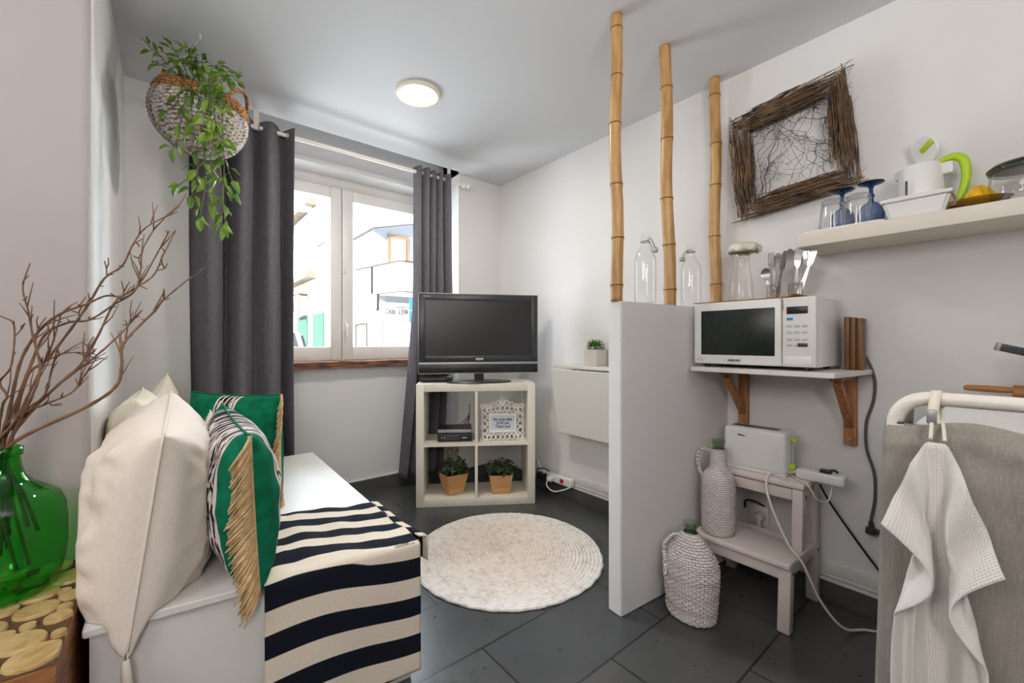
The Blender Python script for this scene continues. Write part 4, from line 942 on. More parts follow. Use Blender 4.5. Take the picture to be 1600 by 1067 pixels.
bm = B(); lathe(bm, [(0, 0), (.024, 0), (.026, .02), (.02, .035), (.008, .045), (0, .045)], 20, Matrix.Translation((2.004, 2.03, .115)) @ Matrix.Rotation(-PI / 2, 4, 'Y')); obj('white_plug', bm, M['wplast'], t, 35, True)
bm = B(); box(bm, (1.96, 2.075, .095), (2.004, 2.105, .135), .008); box(bm, (1.965, 2.12, .095), (2.004, 2.15, .135), .008); obj('black_plug', bm, M['blackp'], t, 35, True)
bm = B(); tube(bm, catmull([(1.965, 2.03, .115), (1.945, 2.02, .08), (1.955, 1.97, .052), (1.99, 1.91, .068), (2.02, 1.86, .098)], 6), .0045, 8); tube(bm, catmull([(2.0, 2.09, .12), (1.97, 2.12, .19), (2.0, 2.17, .20), (2.02, 2.2, .1), (2.0, 2.25, .02)], 6), .004, 8); obj('cord', bm, M['cable_w'], t, True, True)
bm = B(); tube(bm, catmull([(1.96, 2.09, .115), (1.93, 2.1, .17), (1.95, 2.05, .185), (1.99, 2.04, .16)], 6), .004, 8); tube(bm, catmull([(1.965, 2.135, .115), (1.93, 2.16, .06), (1.93, 2.24, .02), (1.86, 2.36, .02)], 6), .004, 8); obj('black_cord', bm, M['cable_b'], t, True, True)

# ------------------------------------------------------------------ bamboo poles on the partition
def pole(bx, tx, by, r, label, seed, zt=H - .001):
    random.seed(seed); ln = lambda X: .995 - .083 * (X - 1.313)
    def foot(px):
        u = (px - 800) / FP; dx = FW.x + RT.x * u; dy = FW.y + RT.y * u
        tt = (.995 + .083 * 1.313) / (dy + .083 * dx); return V((dx * tt, dy * tt, 0))
    a = foot(bx) + V((0, 0, 1.191)); b = foot(tx); b.z = zt
    b = V((b.x, b.y, zt)); t = thing('bamboo_pole', label, 'pole', tuple(a), 0, 'bamboo poles between partition and ceiling')
    z = 0; L = (b - a).length; nodes = []; pts = []; rad = []
    q = rnd(.06, .16)
    while q < L - .02: nodes.append(q / L); q += rnd(.17, .26)
    bend = [rnd(-.006, .006) for _ in range(12)]
    for i in range(81):
        f = i / 80; k = min(abs(f - n) for n in nodes) * L
        sway = .006 * math.sin(f * 9 + seed); pts.append(lerp(a, b, f) + RT * sway * math.sin(PI * f)); rad.append(r * (1 + .10 * math.exp(-(k / .010) ** 2)) * (1 - .05 * f))
    bm = B(); tube(bm, pts, rad, 24); obj('culm', bm, M['bamboo'], t, True, True)
    bm = B()
    for n in nodes:
        c = lerp(a, b, n) + RT * .006 * math.sin(n * 9 + seed) * math.sin(PI * n); d = (b - a).normalized(); tube(bm, [c - d * .0022, c + d * .0022], r * 1.115 * (1 - .05 * n), 24); obj('node_ring', bm, M['bamboo_n'], t, True, True); bm = B()
    bm.free()
pole(963.7, 963, 467, .0225, 'left bamboo pole, standing at the free end of the partition', 31)
pole(1047, 1039, 475, .0245, 'middle bamboo pole, leaning slightly between two swing-top bottles', 32)
pole(1119, 1116.5, 467, .0250, 'right bamboo pole, rising behind the microwave close to the wall', 33)
random.seed(40)
# swing-top bottles
def swing_bottle(px, X, Y, label, sgn, k=1.0):
    t = thing('swing_top_bottle', label, 'bottle', (X, Y, 1.1915), 0, 'clear swing-top bottles on the partition')
    gp = [(0, .004), (.030, .002), (.040, .003), (.0425, .010), (.0425, .165), (.040, .185), (.032, .205), (.022, .222), (.0155, .238), (.0145, .252), (.017, .256), (.017, .266), (.0145, .268), (.0145, .280), (.0125, .284)]
    gp = [(r * k, z * k) for r, z in gp]
    bm = B(); lathe(bm, gp, 48); obj('glass_body', bm, M['glass'], t, True)
    s = sgn; c = V((0, 0, .250 * k)); R3 = RT
    bm = B(); tube(bm, [c + R3 * (.018 * math.cos(a)) + FW * (.018 * math.sin(a)) for a in [2 * PI * i / 20 for i in range(20)]], .0016, 6, True)
    e = c + R3 * s * .040 + V((0, 0, -.032))
    for f in (-1, 1): tube(bm, catmull([c + FW * .017 * f, c + FW * .017 * f + R3 * s * .018 + V((0, 0, .008)), e + FW * .010 * f], 5), .0014, 6)
    obj('wire_bail', bm, M['chrome_dk'], t, True)
    bm = B(); lathe(bm, [(0, -.010), (.011, -.010), (.0125, -.004), (.0125, .004), (.009, .010), (0, .012)], 16, Matrix.Translation(e)); obj('stopper', bm, M['grey_p'], t, True)
swing_bottle(1007, 1.497, .980, 'clear swing-top bottle between the left and middle bamboo poles', 1)
swing_bottle(1085, 1.830, .962, 'clear swing-top bottle between the middle and right bamboo poles', -1)

# ------------------------------------------------------------------ microwave shelf with brackets
KR = -PI / 2        # local x -> -Y (right in the photo), local y -> +X (into the wall)
t = thing('wall_shelf', 'white bracketed wall shelf carrying the microwave', 'shelf', (1.885, .665, .913), KR)
bm = B(); prism(bm, [(-.232, -.180), (.262, -.178), (.300, .174), (-.232, .174)], 0, .018); bmesh.ops.bevel(bm, geom=list(bm.edges), offset=.0015, segments=1, affect='EDGES'); obj('board', bm, M['lacq'], t)
def shelf_bracket(y, label):
    t = thing('shelf_bracket', label, 'bracket', (2.05, y, .64), 0, 'wooden brackets under the microwave shelf')
    bm = B(); box(bm, (2.032, y - .020, .637), (2.058, y + .020, .912), .002); obj('upright', bm, M['pine'], t, 35, True)
    bm = B(); box(bm, (1.845, y - .018, .893), (2.032, y + .018, .912), .002); obj('top_arm', bm, M['pine'], t, 35, True)
    bm = B(); a = V((1.87, y, .888)); b = V((2.036, y, .712)); d = (b - a).normalized(); n = V((0, 1, 0)); u = n.cross(d)
    box(bm, (0, -.013, -.012), ((b - a).length, .013, .012), .002, 2, frame3(d, n, u, a)); obj('brace', bm, M['pine'], t, 35, True)
    bm = B(); lathe(bm, [(0, 0), (.005, 0), (.005, .002), (0, .003)], 10, Matrix.Translation((2.032, y, .66)) @ Matrix.Rotation(-PI / 2, 4, 'Y')); obj('screw', bm, M['steel'], t, 35, True)
shelf_bracket(.822, 'wooden shelf bracket under the microwave left end, beside the partition')
shelf_bracket(.432, 'wooden shelf bracket under the microwave right end, below the chopping block')
# microwave
MZ = .932
t = thing('microwave', 'white microwave oven with dark window on the wall shelf', 'microwave', (1.882, .678, MZ), KR)
w, d, h = .218, .150, .266
bm = B(); box(bm, (-w, -d + .02, .012), (w, d, h), .006); obj('cabinet', bm, M['wplast'], t)
bm = B(); box(bm, (-w, -d, .014), (.110, -d + .022, h - .002), .006, 3); dr = obj('door', bm, M['wplast'], t)
bm = B(); box(bm, (-w + .030, -d - .0015, .050), (.090, -d + .004, h - .034), .003); obj('door_window', bm, M['mwglass'], dr)
bm = text_bm('SAMSUNG', .0115, on_front(-.055, -d - .0008, .030), .0003, .0004, .048); obj('lettering', bm, M['dkplast'], dr, None)
bm = B(); rect_frame(bm, -w + .015, -w + .035, .026, .036, -d - .001, -d + .001, .0015, None, None, 0); obj('badge', bm, M['grey_p'], dr, None)
bm = B(); box(bm, (.113, -d, .014), (w, -d + .022, h - .002), .006, 3); cp = obj('control_panel', bm, M['wplast_m'], t)
bm = B(); box(bm, (.128, -d - .002, h - .062), (.193, -d + .003, h - .036), .001); obj('display', bm, M['blackp'], cp)
bm = B(); box(bm, (.128, -d - .0015, .181), (.148, -d + .003, .191), .001); obj('blue_button', bm, M['blue_p'], cp, 35, False, 'blue button')
for z in (.160, .138, .112, .092):
    for i in range(3 if z > .1 else 2):
        bm = B(); x = .128 + i * .0235; box(bm, (x, -d - .0012, z - .005), (x + .018, -d + .003, z + .005), .001); k = obj('button', bm, M['grey_p'], cp)
bm = B(); box(bm, (.162, -d - .0015, .086), (.193, -d + .003, .099), .001); obj('start_button', bm, M['dkplast'], cp, 35, False, 'dark start button')
bm = B(); box(bm, (.122, -d - .0025, .022), (.205, -d + .003, .052), .003); obj('door_button', bm, M['wplast'], cp)
for sx in (-1, 1):
    for sy in (-1, 1):
        bm = B(); lathe(bm, [(0, 0), (.012, 0), (.012, .014), (0, .014)], 14, Matrix.Translation((sx * .18, sy * .11, 0))); obj('rubber_foot', bm, M['blackp'], t)
MT = MZ + h
# chopping block
t = thing('chopping_boards', 'dark striped wooden chopping boards standing upright right of the microwave', 'chopping board', (1.985, .408, .932), KR)
for k, (x0, x1) in enumerate(((-.027, -.010), (-.0085, .0085), (.010, .027))):
    bm = B(); box(bm, (x0, -.022, 0), (x1, .045, .197 - .003 * k), .003); obj('board', bm, M['blockwood'], t)
# straw mat
def strawmat(u, v): return V((lerp(1.765, 2.02, v), lerp(.915, .535, u), MT + .0035 + .0012 * math.sin(u * 300) + .012 * max(0, u - .93) / .07))
bm = B(); grid(bm, strawmat, 110, 10); o = single('bamboo_mat', bm, M['mat_straw'], 'thin brown bamboo mat lying on top of the microwave', 'mat', (1.89, .74, MT + .001), smooth=True); solidify(o, .003)
o_t = B(); tube(o_t, catmull([(1.765, .565, MT + .004), (1.729, .562, MT + .002), (1.7275, .560, MT - .03), (1.7275, .561, MT - .048)], 5), .0012, 5); obj('loose_string', o_t, M['mat_straw'], o, True, True)
# carafe with ruffled lip and film cover
cc = at(1158, 465, X=1.90)
t = thing('glass_carafe', 'clear glass carafe with ruffled lip topped by crumpled film on the microwave', 'carafe', (1.90, cc.y, MT + .0075))
gp = [(0, .004), (.040, .002), (.046, .010), (.047, .04), (.044, .085), (.036, .13), (.031, .165), (.032, .19), (.040, .215), (.052, .232), (.058, .236)]
bm = B(); lathe(bm, gp, 56, None, lambda a, i, z: (.006 * math.sin(a * 6) if z > .20 else 0)); obj('glass_body', bm, M['glass'], t, True)
bm = B(); pf = [(.0, .250), (.02, .252), (.04, .248), (.056, .238), (.062, .224), (.058, .210), (.050, .214)]
lathe(bm, pf, 48, Matrix.Translation((.004, -.012, 0)), lambda a, i, z: .007 * math.sin(a * 7 + i) + .004 * noise.noise(V((math.cos(a) * 4, math.sin(a) * 4, i))))
for v in bm.verts: v.co.z += .006 * noise.noise(v.co * 60)
obj('film_cover', bm, M['film'], t, True, False, 'crumpled cream film over the mouth')
# cutlery in two low glasses
def cutlery_mesh(kind, L):
    bm = B()
    def strip(prof, th):   # prof: (z, halfwidth, y) closed as a thin plate
        f = [bm.verts.new((-w_, y_ - th, z_)) for z_, w_, y_ in prof]; g = [bm.verts.new((w_, y_ - th, z_)) for z_, w_, y_ in prof]
        f2 = [bm.verts.new((-w_, y_ + th, z_)) for z_, w_, y_ in prof]; g2 = [bm.verts.new((w_, y_ + th, z_)) for z_, w_, y_ in prof]
        for i in range(len(prof) - 1):
            for q in ((f[i], g[i], g[i + 1], f[i + 1]), (g2[i], f2[i], f2[i + 1], g2[i + 1]), (f2[i], f[i], f[i + 1], f2[i + 1]), (g[i], g2[i], g2[i + 1], g[i + 1])): bm.faces.new(q)
        for i in (0, -1): bm.faces.new((f[i], g[i], g2[i], f2[i]))
    hl = L * .58
    strip([(0, .006, 0), (.01, .0085, 0), (hl * .5, .0065, 0), (hl, .0035, .001)], .0013)
    if kind == 'fork':
        strip([(hl, .0035, .001), (hl + .02, .010, .004), (hl + .035, .012, .004)], .001)
        for x in (-.0095, -.0032, .0032, .0095): box(bm, (x - .0016, .003, hl + .034), (x + .0016, .0055, L))
    elif kind == 'knife': strip([(hl, .006, 0), (hl + .012, .010, 0), (L - .02, .011, 0), (L - .004, .007, 0), (L, .002, 0)], .0008)
    else:
        n = 9; prof = []
        for i in range(n + 1):
            q = i / n; z = lerp(hl, L, q); w_ = .0035 + .0165 * math.sin(PI * min(1, q * .93 + .03)) ** .7; prof.append((z, w_ * (1 if q < 1 else .5), .001 + .007 * math.sin(PI * q)))
        strip(prof, .0009)
    return bm
def glass_cup(px, X, label):
    c = at(px, 463, X=X); t = thing('low_glass', label, 'glass', (X, c.y, MT + .0075), 0, 'low glasses holding cutlery')
    bm = B(); lathe(bm, [(0, .003), (.020, .002), (.024, .006), (.027, .060), (.026, .062), (.023, .010), (0, .007)], 32); obj('glass_body', bm, M['glass'], t, True); return V((X, c.y, MT + .0075))
cA = glass_cup(1209, 1.90, 'low clear glass with fork and spoons, left on the microwave'); cB = glass_cup(1243, 1.90, 'low clear glass with knives and spoons, right on the microwave')
def cutlery(kind, L, c, dx, tx, ty, tz, label, yaw=0):
    """stands in glass c; head at lateral offset tx (right), tz = how far it leans to the wall"""
    base = V((c.x, c.y - dx, c.z + .009)); ax = (V((ty, -tx, 1))).normalized(); x = V((math.sin(yaw), -math.cos(yaw), 0)); x = (x - ax * x.dot(ax)).normalized(); y = ax.cross(x)
    bm = cutlery_mesh(kind, L); bmesh.ops.transform(bm, matrix=frame3(x, y, ax, base), verts=bm.verts)
    single(kind, bm, M['steel'], label, 'cutlery', tuple(base), 'steel cutlery standing on the microwave', smooth=40)
cutlery('fork', .185, cA, -.006, -.03, .0, 0, 'steel fork standing in the left low glass')
cutlery('spoon', .180, cA, .006, .05, .02, 0, 'large steel spoon beside the fork in the left low glass')
cutlery('spoon', .125, cA, -.014, -.12, -.05, 0, 'small steel teaspoon tilting left in the left low glass', .3)
cutlery('knife', .188, cA, .010, .16, .03, 0, 'steel knife leaning right in the left low glass', .8)
cutlery('spoon', .190, cB, -.010, -.06, .02, 0, 'steel spoon upright in the right low glass, nearest the left glass')
cutlery('fork', .185, cB, -.002, .08, -.03, 0, 'steel fork standing in the right low glass', .5)
cutlery('spoon', .180, cB, .004, .17, .06, 0, 'steel spoon tilted slightly right in the right low glass', -.4)
cutlery('knife', .205, cB, .010, .30, .02, 0, 'steel knife tilted furthest right in the right low glass', .2)

# ------------------------------------------------------------------ twig picture frame
XF = 2.015
O4 = [at(1138, 192, X=XF), at(1322, 102, X=XF), at(1345, 284, X=XF), at(1155, 347, X=XF)]
I4 = [at(1175, 204, X=XF), at(1296, 148, X=XF), at(1299, 266, X=XF), at(1178, 310, X=XF)]
ctr = sum(O4, V((0, 0, 0))) / 4
t = thing('twig_frame', 'square frame of dark woven twigs with a twig web hanging on the kitchen wall', 'wall decoration', tuple(ctr))
def twig(bm, a, b, r, wob, n=5, sg=4):
    pts = [lerp(a, b, i / n) + V((rnd(-.5, .5), rnd(-1, 1), rnd(-1, 1))) * wob * math.sin(PI * (i + .3) / (n + .6)) for i in range(n + 1)]
    for p in pts: p.x = min(p.x, 2.054)
    tube(bm, pts, [r * lerp(1, .6, i / n) for i in range(n + 1)], sg, False, False)
for k in range(4):
    a0, a1, b0, b1 = O4[k], O4[(k + 1) % 4], I4[k], I4[(k + 1) % 4]; bm = B(); ex = (a1 - a0).normalized()
    for i in range(185):
        w_ = rnd(0, 1); p, q = lerp(a0, b0, w_), lerp(a1, b1, w_); p = p - ex * rnd(-.01, .03); q = q + ex * rnd(-.01, .03)
        f0 = rnd(-.05, .55); f1 = f0 + rnd(.3, .7); dx = rnd(-.030, .030)
        aa = lerp(p, q, max(0, f0)) + V((dx, 0, 0)); cc_ = lerp(p, q, min(1.0, f1)) + V((dx + rnd(-.006, .006), 0, 0))
        twig(bm, aa, cc_, rnd(.0010, .0030), .006)
    for i in range(60):   # loose ends
        w_ = rnd(-.05, 1.05); p = lerp(lerp(a0, b0, w_), lerp(a1, b1, w_), rnd(.02, .98)); twig(bm, p, p + V((rnd(-.012, .008), rnd(-1, 1) * .035, rnd(-1, 1) * .035)), .0009, .004, 4)
    obj('twig_side', bm, M['twig'], t, True, True)
bm = B()
for i in range(34):
    e = random.sample(range(4), 2); P_ = [lerp(I4[k], I4[(k + 1) % 4], rnd(.05, .95)) + V((rnd(-.015, .02), 0, 0)) for k in e]; twig(bm, P_[0], P_[1], rnd(.0008, .0016), .02, 8)
for i in range(30):
    p = I4[0] + (I4[1] - I4[0]) * rnd(.1, .9) + (I4[3] - I4[0]) * rnd(.1, .9); twig(bm, p, p + V((0, rnd(-1, 1) * .07, rnd(-1, 1) * .09)), .0007, .016, 7)
obj('twig_web', bm, M['twig2'], t, True, True)

# ------------------------------------------------------------------ floating shelf and what stands on it
SZ = 1.4365
t = thing('floating_shelf', 'cream floating wall shelf above the microwave holding glasses and a kettle', 'shelf', (1.945, -.02, SZ - .0485))
bm = B(); box(bm, (1.822, -.58, SZ - .0485), (2.059, .546, SZ), .002); obj('board', bm, M['shelf_c'], t, 35, True)
t = thing('serving_tray', 'thin white tray edge under the upturned glasses on the floating shelf', 'tray', (1.91, .405, SZ))
bm = B(); prism(bm, [(-.075, -.115), (.075, -.115), (.085, -.10), (.085, .10), (.075, .115), (-.075, .115), (-.085, .10), (-.085, -.10)], 0, .008, Matrix.Translation((1.92, .415, SZ + .001))); obj('tray_plate', bm, M['wplast_m'], t, 35, True)
SG = SZ + .0095
def tumbler(px, X, label):
    c = at(px, 350, X=X); t = thing('tumbler', label, 'glass', (X, c.y, SG), 0, 'clear tumblers upside down on the shelf')
    bm = B(); lathe(bm, [(.041, 0), (.043, .001), (.041, .02), (.036, .075), (.033, .104), (.028, .108), (0, .108)], 40); lathe(bm, [(.040, 0), (.037, .03), (.033, .074), (.030, .092), (0, .093)], 40); obj('glass_body', bm, M['glass'], t, True)
tumbler(1301, 1.880, 'upturned clear tumbler nearest the shelf left end'); tumbler(1341, 1.880, 'upturned clear tumbler beside the white food box')
def goblet(px, X, label, top=288):
    c = at(px, 345, X=X); t = thing('goblet', label, 'glass', (X, c.y, SG), 0, 'dark blue stemmed goblets upside down on the shelf')
    bm = B(); lathe(bm, [(.030, 0), (.036, .02), (.039, .045), (.034, .072), (.020, .088), (.009, .094)], 40); obj('bowl', bm, M['glass_blue'], t, True)
    bm = B(); lathe(bm, [(.009, .094), (.007, .105), (.011, .115), (.006, .125), (.006, .142), (.010, .150)], 24); obj('stem', bm, M['glass_bluebase'], t, True)
    bm = B(); lathe(bm, [(.010, .150), (.030, .157), (.038, .160), (.038, .163), (0, .165)], 40); obj('foot', bm, M['glass_bluebase'], t, True)
goblet(1316, 1.975, 'upturned blue goblet behind the left clear tumbler'); goblet(1361, 1.960, 'upturned blue goblet behind the right clear tumbler, foot seen highest')
# white food box
cA2 = at(1378, 340, X=1.86); cB2 = at(1487, 330, X=1.86)
fb = thing('food_box', 'white plastic food box with loose lid on the floating shelf below the kettle', 'food box', (1.915, (cA2.y + cB2.y) / 2, SZ + .001), KR)
hw = (cA2.y - cB2.y) / 2
bm = B(); a = [bm.verts.new((sx * hw * .78, sy * .052, 0)) for sx, sy in ((-1, -1), (1, -1), (1, 1), (-1, 1))]; b = [bm.verts.new((sx * hw, sy * .068, .062)) for sx, sy in ((-1, -1), (1, -1), (1, 1), (-1, 1))]
bm.faces.new(a[::-1])
for i in range(4): bm.faces.new((a[i], a[(i + 1) % 4], b[(i + 1) % 4], b[i]))
bm.faces.new(b); bmesh.ops.bevel(bm, geom=list(bm.edges), offset=.008, segments=3, affect='EDGES'); obj('tub', bm, M['wplast'], fb)
bm = B(); box(bm, (-hw - .004, -.071, .058), (hw + .004, .071, .070), .004, 2); box(bm, (-hw + .015, -.055, .068), (hw - .015, .055, .076), .004); obj('lid', bm, M['wplast_m'], fb)
# kettle with open lid
kc = at(1438, 330, X=1.985)
t = thing('kettle', 'white electric kettle with lime green handle and lid flipped open', 'kettle', (1.985, kc.y, SZ + .001), KR)
bm = B(); lathe(bm, [(0, 0), (.060, 0), (.064, .006), (.062, .05), (.058, .12), (.054, .188), (.050, .196), (.046, .190), (0, .19)], 48, None, None, 1.0, .9)
sp = prism(bm, [(-.048, -.020), (-.066, 0), (-.048, .020)], .165, .193); obj('body', bm, M['wplast'], t)
bm = B(); box(bm, (-.030, -.0605, .075), (-.024, -.056, .14), .001); obj('water_gauge', bm, M['dkplast'], t)
bm = B(); hp = catmull([(.044, 0, .196), (.075, 0, .204), (.098, 0, .190), (.107, 0, .15), (.103, 0, .10), (.088, 0, .055)], 7)
tube(bm, hp, [.009 + .004 * math.sin(PI * i / (len(hp) - 1)) for i in range(len(hp))], 12); obj('handle', bm, M['green_p'], t, True, False, 'lime green handle')
bm = B(); box(bm, (.052, -.018, .03), (.092, .018, .06), .006); obj('handle_mount', bm, M['wplast'], t)
bm = B(); box(bm, (.050, -.016, .15), (.080, .016, .19), .006); obj('handle_mount', bm, M['wplast'], t)
lx = V((-.42, .08, .90)).normalized(); lz = V((-.74, -.64, -.10)); lz = (lz - lx * lz.dot(lx)).normalized()
lm = Matrix.Translation((.034, .004, .202)) @ frame3(lx, lz.cross(lx), lz) @ Matrix.Translation((.052, 0, 0))
bm = B(); lathe(bm, [(0, -.006), (.046, -.006), (.050, 0), (.046, .006), (0, .008)], 36, lm); obj('lid', bm, M['wplast'], t)
bm = B(); box(bm, (-.006, -.046, .004), (.012, .006, .014), .004, 2, lm); obj('lid_button', bm, M['green_p'], t, 35, False, 'lime green lid button')
# smoked dish, citrus press, jar
jc = at(1522, 318, X=1.93)
t = thing('smoked_dish', 'low smoked glass dish under the yellow citrus press', 'dish', (1.93, jc.y, SZ + .001))
bm = B(); lathe(bm, [(0, .003), (.052, .002), (.058, .006), (.064, .030), (.070, .033)], 40, None, None, .95, 1.15); obj('bowl', bm, M['glass_brown'], t, True)
t = thing('citrus_press', 'yellow plastic citrus press sitting in the smoked dish', 'citrus press', (1.935, jc.y - .01, SZ + .006))
bm = B(); lathe(bm, [(.048, .028), (.046, .032), (.034, .033), (.030, .045), (.018, .062), (.006, .074), (0, .076)], 48, None, lambda a, i, z: (.0035 * math.sin(a * 10) if z > .034 else 0)); obj('reamer', bm, M['yellow_p'], t)
bm = B(); lathe(bm, [(.046, .030), (.050, .034), (.047, .027), (.038, .012), (0, .010)], 40); box(bm, (-.012, .046, .024), (.012, .074, .030), .002); obj('cup', bm, M['yellow_p'], t)
jc = at(1606, 300, X=1.915)
t = thing('glass_jar', 'clear glass storage jar with dark lid at the shelf right edge', 'jar', (1.915, jc.y, SZ + .001))
bm = B(); lathe(bm, [(0, .004), (.068, .002), (.074, .008), (.076, .05), (.074, .092), (.070, .098)], 48, None, lambda a, i, z: .0012 * math.sin(a * 16)); obj('glass_body', bm, M['glass'], t, True)
bm = B(); lathe(bm, [(0, .118), (.055, .117), (.076, .110), (.080, .103), (.078, .094), (.072, .092), (.0, .104)], 48); obj('lid', bm, M['glass_olive'], t, True, False, 'dark green glass lid')
bm = B(); lathe(bm, [(.0, .120), (.07, .116), (.079, .108), (.081, .104)], 48); obj('lid_rim', bm, M['blackp'], t, True)

# ------------------------------------------------------------------ step stool, toaster, wicker bottles
t = thing('step_stool', 'white painted wooden step stool standing against the kitchen wall', 'step stool', (1.86, .70, 0))
Y0, Y1 = .525, .885
def beam(bm, a, b, sx, sy, bev=.004):
    a, b = V(a), V(b); d = (b - a).normalized(); y = V((0, 1, 0)); y = (y - d * y.dot(d)).normalized(); x = y.cross(d)
    box(bm, (-sx / 2, -sy / 2, 0), (sx / 2, sy / 2, (b - a).length), bev, 2, frame3(x, y, d, a))
for y in (Y0 + .022, Y1 - .022):
    bm = B(); beam(bm, (1.705, y, 0), (1.722, y, .232), .040, .040); obj('front_leg', bm, M['stool'], t, 35, True)
    bm = B(); beam(bm, (2.018, y, 0), (1.985, y, .476), .040, .040); obj('back_leg', bm, M['stool'], t, 35, True)
    bm = B(); beam(bm, (1.845, y, .236), (1.855, y, .476), .040, .036); obj('upper_leg', bm, M['stool'], t, 35, True)
    bm = B(); box(bm, (1.725, y - .012, .185), (2.0, y + .012, .229), .003); obj('side_rail', bm, M['stool'], t, 35, True)
    bm = B(); box(bm, (1.86, y - .012, .430), (1.99, y + .012, .474), .003); obj('side_rail', bm, M['stool'], t, 35, True)
for x0, x1, z in ((1.685, 1.885, .250), (1.830, 2.030, .500)):
    bm = B(); box(bm, (x0, Y0, z - .022), (x1, Y1, z), .006, 3); obj('step', bm, M['stool'], t, 35, True)
for x, z in ((1.712, .226), (1.848, .475), (1.992, .475), (1.995, .23)):
    bm = B(); box(bm, (x - .008, Y0 + .042, z - .045), (x + .010, Y1 - .042, z - .002), .003); obj('apron', bm, M['stool'], t, 35, True)
bm = B()
for x, z in ((1.72, .21), (1.855, .452), (2.0, .21)): lathe(bm, [(0, 0), (.006, 0), (.005, .002), (0, .002)], 10, Matrix.Translation((x, Y0, z)) @ Matrix.Rotation(PI / 2, 4, 'X'))
obj('bolt', bm, M['dkplast'], t, 35, True)
# toaster
t = thing('toaster', 'white long-slot toaster with lime green knobs on the top step of the stool', 'toaster', (1.922, .715, .5005), KR + math.radians(2))
hw, hd, hh = .118, .058, .176
bm = B(); box(bm, (-hw, -hd, .008), (hw, hd, hh), .016, 4); obj('body', bm, M['wplast'], t)
bm = B(); box(bm, (-hw + .004, -hd + .003, 0), (hw - .004, hd - .003, .012), .003); obj('base', bm, M['wplast_m'], t)
bm = B(); box(bm, (-hw + .022, -.024, hh - .004), (hw - .040, .024, hh + .001), .001); obj('slot', bm, M['dkplast'], t)
bm = B(); box(bm, (hw, -.006, .05), (hw + .002, .006, .145)); obj('lever_slot', bm, M['grey_p'], t, None)
bm = B(); box(bm, (hw, -.016, .138), (hw + .024, .016, .150), .004, 2); obj('lever', bm, M['green_p'], t, 35, False, 'lime green lever')
bm = B(); lathe(bm, [(0, 0), (.016, 0), (.016, .012), (.012, .015), (0, .015)], 20, Matrix.Translation((hw, 0, .034)) @ Matrix.Rotation(PI / 2, 4, 'Y')); obj('dial', bm, M['green_p'], t, 35, False, 'lime green dial')
bm = B(); box(bm, (-.060, -hd - .0004, .141), (-.046, -hd + .001, .147)); box(bm, (-.0455, -hd - .0004, .1405), (-.036, -hd + .001, .1455)); box(bm, (-.035, -hd - .0004, .1408), (-.030, -hd + .001, .1440)); obj('logo_mark', bm, M['dkplast'], t, None)
bm = B(); lathe(bm, [(0, 0), (.010, 0), (.010, .018), (0, .02)], 14, Matrix.Translation((-hw - .02, 0, .02)) @ Matrix.Rotation(PI / 2, 4, 'Y')); tube(bm, catmull([(-hw - .012, .0, .02), (-hw - .03, .03, .012), (-hw - .02, .07, .006), (-.02, .075, .005)], 5), .0035, 8); obj('cord', bm, M['cable_w'], t, True)
# wicker bottles
def wick(name, label, loc, prof, sx, sy, rows, cols, rz, handle, neck, nm):
    t = thing(name, label, 'bottle', loc, rz, 'white wicker-covered bottles by the stool')
    # resample profile
    P_ = [V((r, 0, z)) for r, z in prof]; sm = catmull(P_, 8); Ls = [0]
    for a, b in zip(sm, sm[1:]): Ls.append(Ls[-1] + (b - a).length)
    def samp(s):
        for i in range(len(Ls) - 1):
            if Ls[i + 1] >= s: f = (s - Ls[i]) / max(1e-9, Ls[i + 1] - Ls[i]); return lerp(sm[i], sm[i + 1], f)
        return sm[-1]
    n = rows * 2; pr = [(samp(Ls[-1] * i / n).x, samp(Ls[-1] * i / n).z) for i in range(n + 1)]
    def fn(a, i, z): return .0022 * math.sin(a * cols + (i // 2 % 2) * PI) + (.0014 if i % 2 else -.0014) + .0015 * noise.noise(V((math.cos(a) * 6, math.sin(a) * 6, i * .4)))
    bm = B(); lathe(bm, [(0, pr[0][1])] + pr, cols * 6, None, fn, sx, sy); obj('wicker_cover', bm, M['wicker_w'], t, True)
    bm = B(); lathe(bm, neck, 28); obj('glass_neck', bm, nm, t, True, False, 'bare olive green glass neck')
    bm = B(); path = catmull(handle, 7); tube(bm, path, .006, 8)
    q = [p + V((.006 * math.cos(i * 1.3), .006 * math.sin(i * 1.3), 0)) for i, p in enumerate(path)]; tube(bm, q, .0035, 6); obj('wicker_handle', bm, M['wicker_w'], t, True)
b1 = at(1110, 838, Z=.252); b1 = V((1.757, .806, .2505))
wick('wicker_bottle', 'tall white wicker-covered bottle with loop handle on the stool lower step', b1, [(.052, .002), (.060, .008), (.0625, .06), (.0635, .14), (.063, .20), (.057, .232), (.044, .252), (.033, .272), (.030, .295), (.029, .345)], 1, 1, 42, 24, KR,
     [(-.026, 0, .325), (-.06, 0, .335), (-.085, 0, .30), (-.082, 0, .25), (-.060, 0, .205)], [(.022, .335), (.022, .362), (.026, .364), (.026, .380), (.021, .382), (.021, .340)], M['glass_olive'])
b2 = V((1.532, .806, .0005))
wick('wicker_demijohn', 'squat white wicker-covered demijohn standing on the floor beside the partition', b2, [(.080, .002), (.090, .008), (.094, .05), (.100, .13), (.103, .19), (.095, .225), (.072, .262), (.045, .295), (.028, .315)], 1, .8, 34, 22, KR,
     [(-.03, -.01, .298), (-.055, -.03, .295), (-.078, -.05, .255), (-.070, -.062, .20), (-.055, -.082, .16)], [(.022, .305), (.022, .335), (.027, .337), (.027, .352), (.021, .354), (.021, .31)], M['glass_olive'])
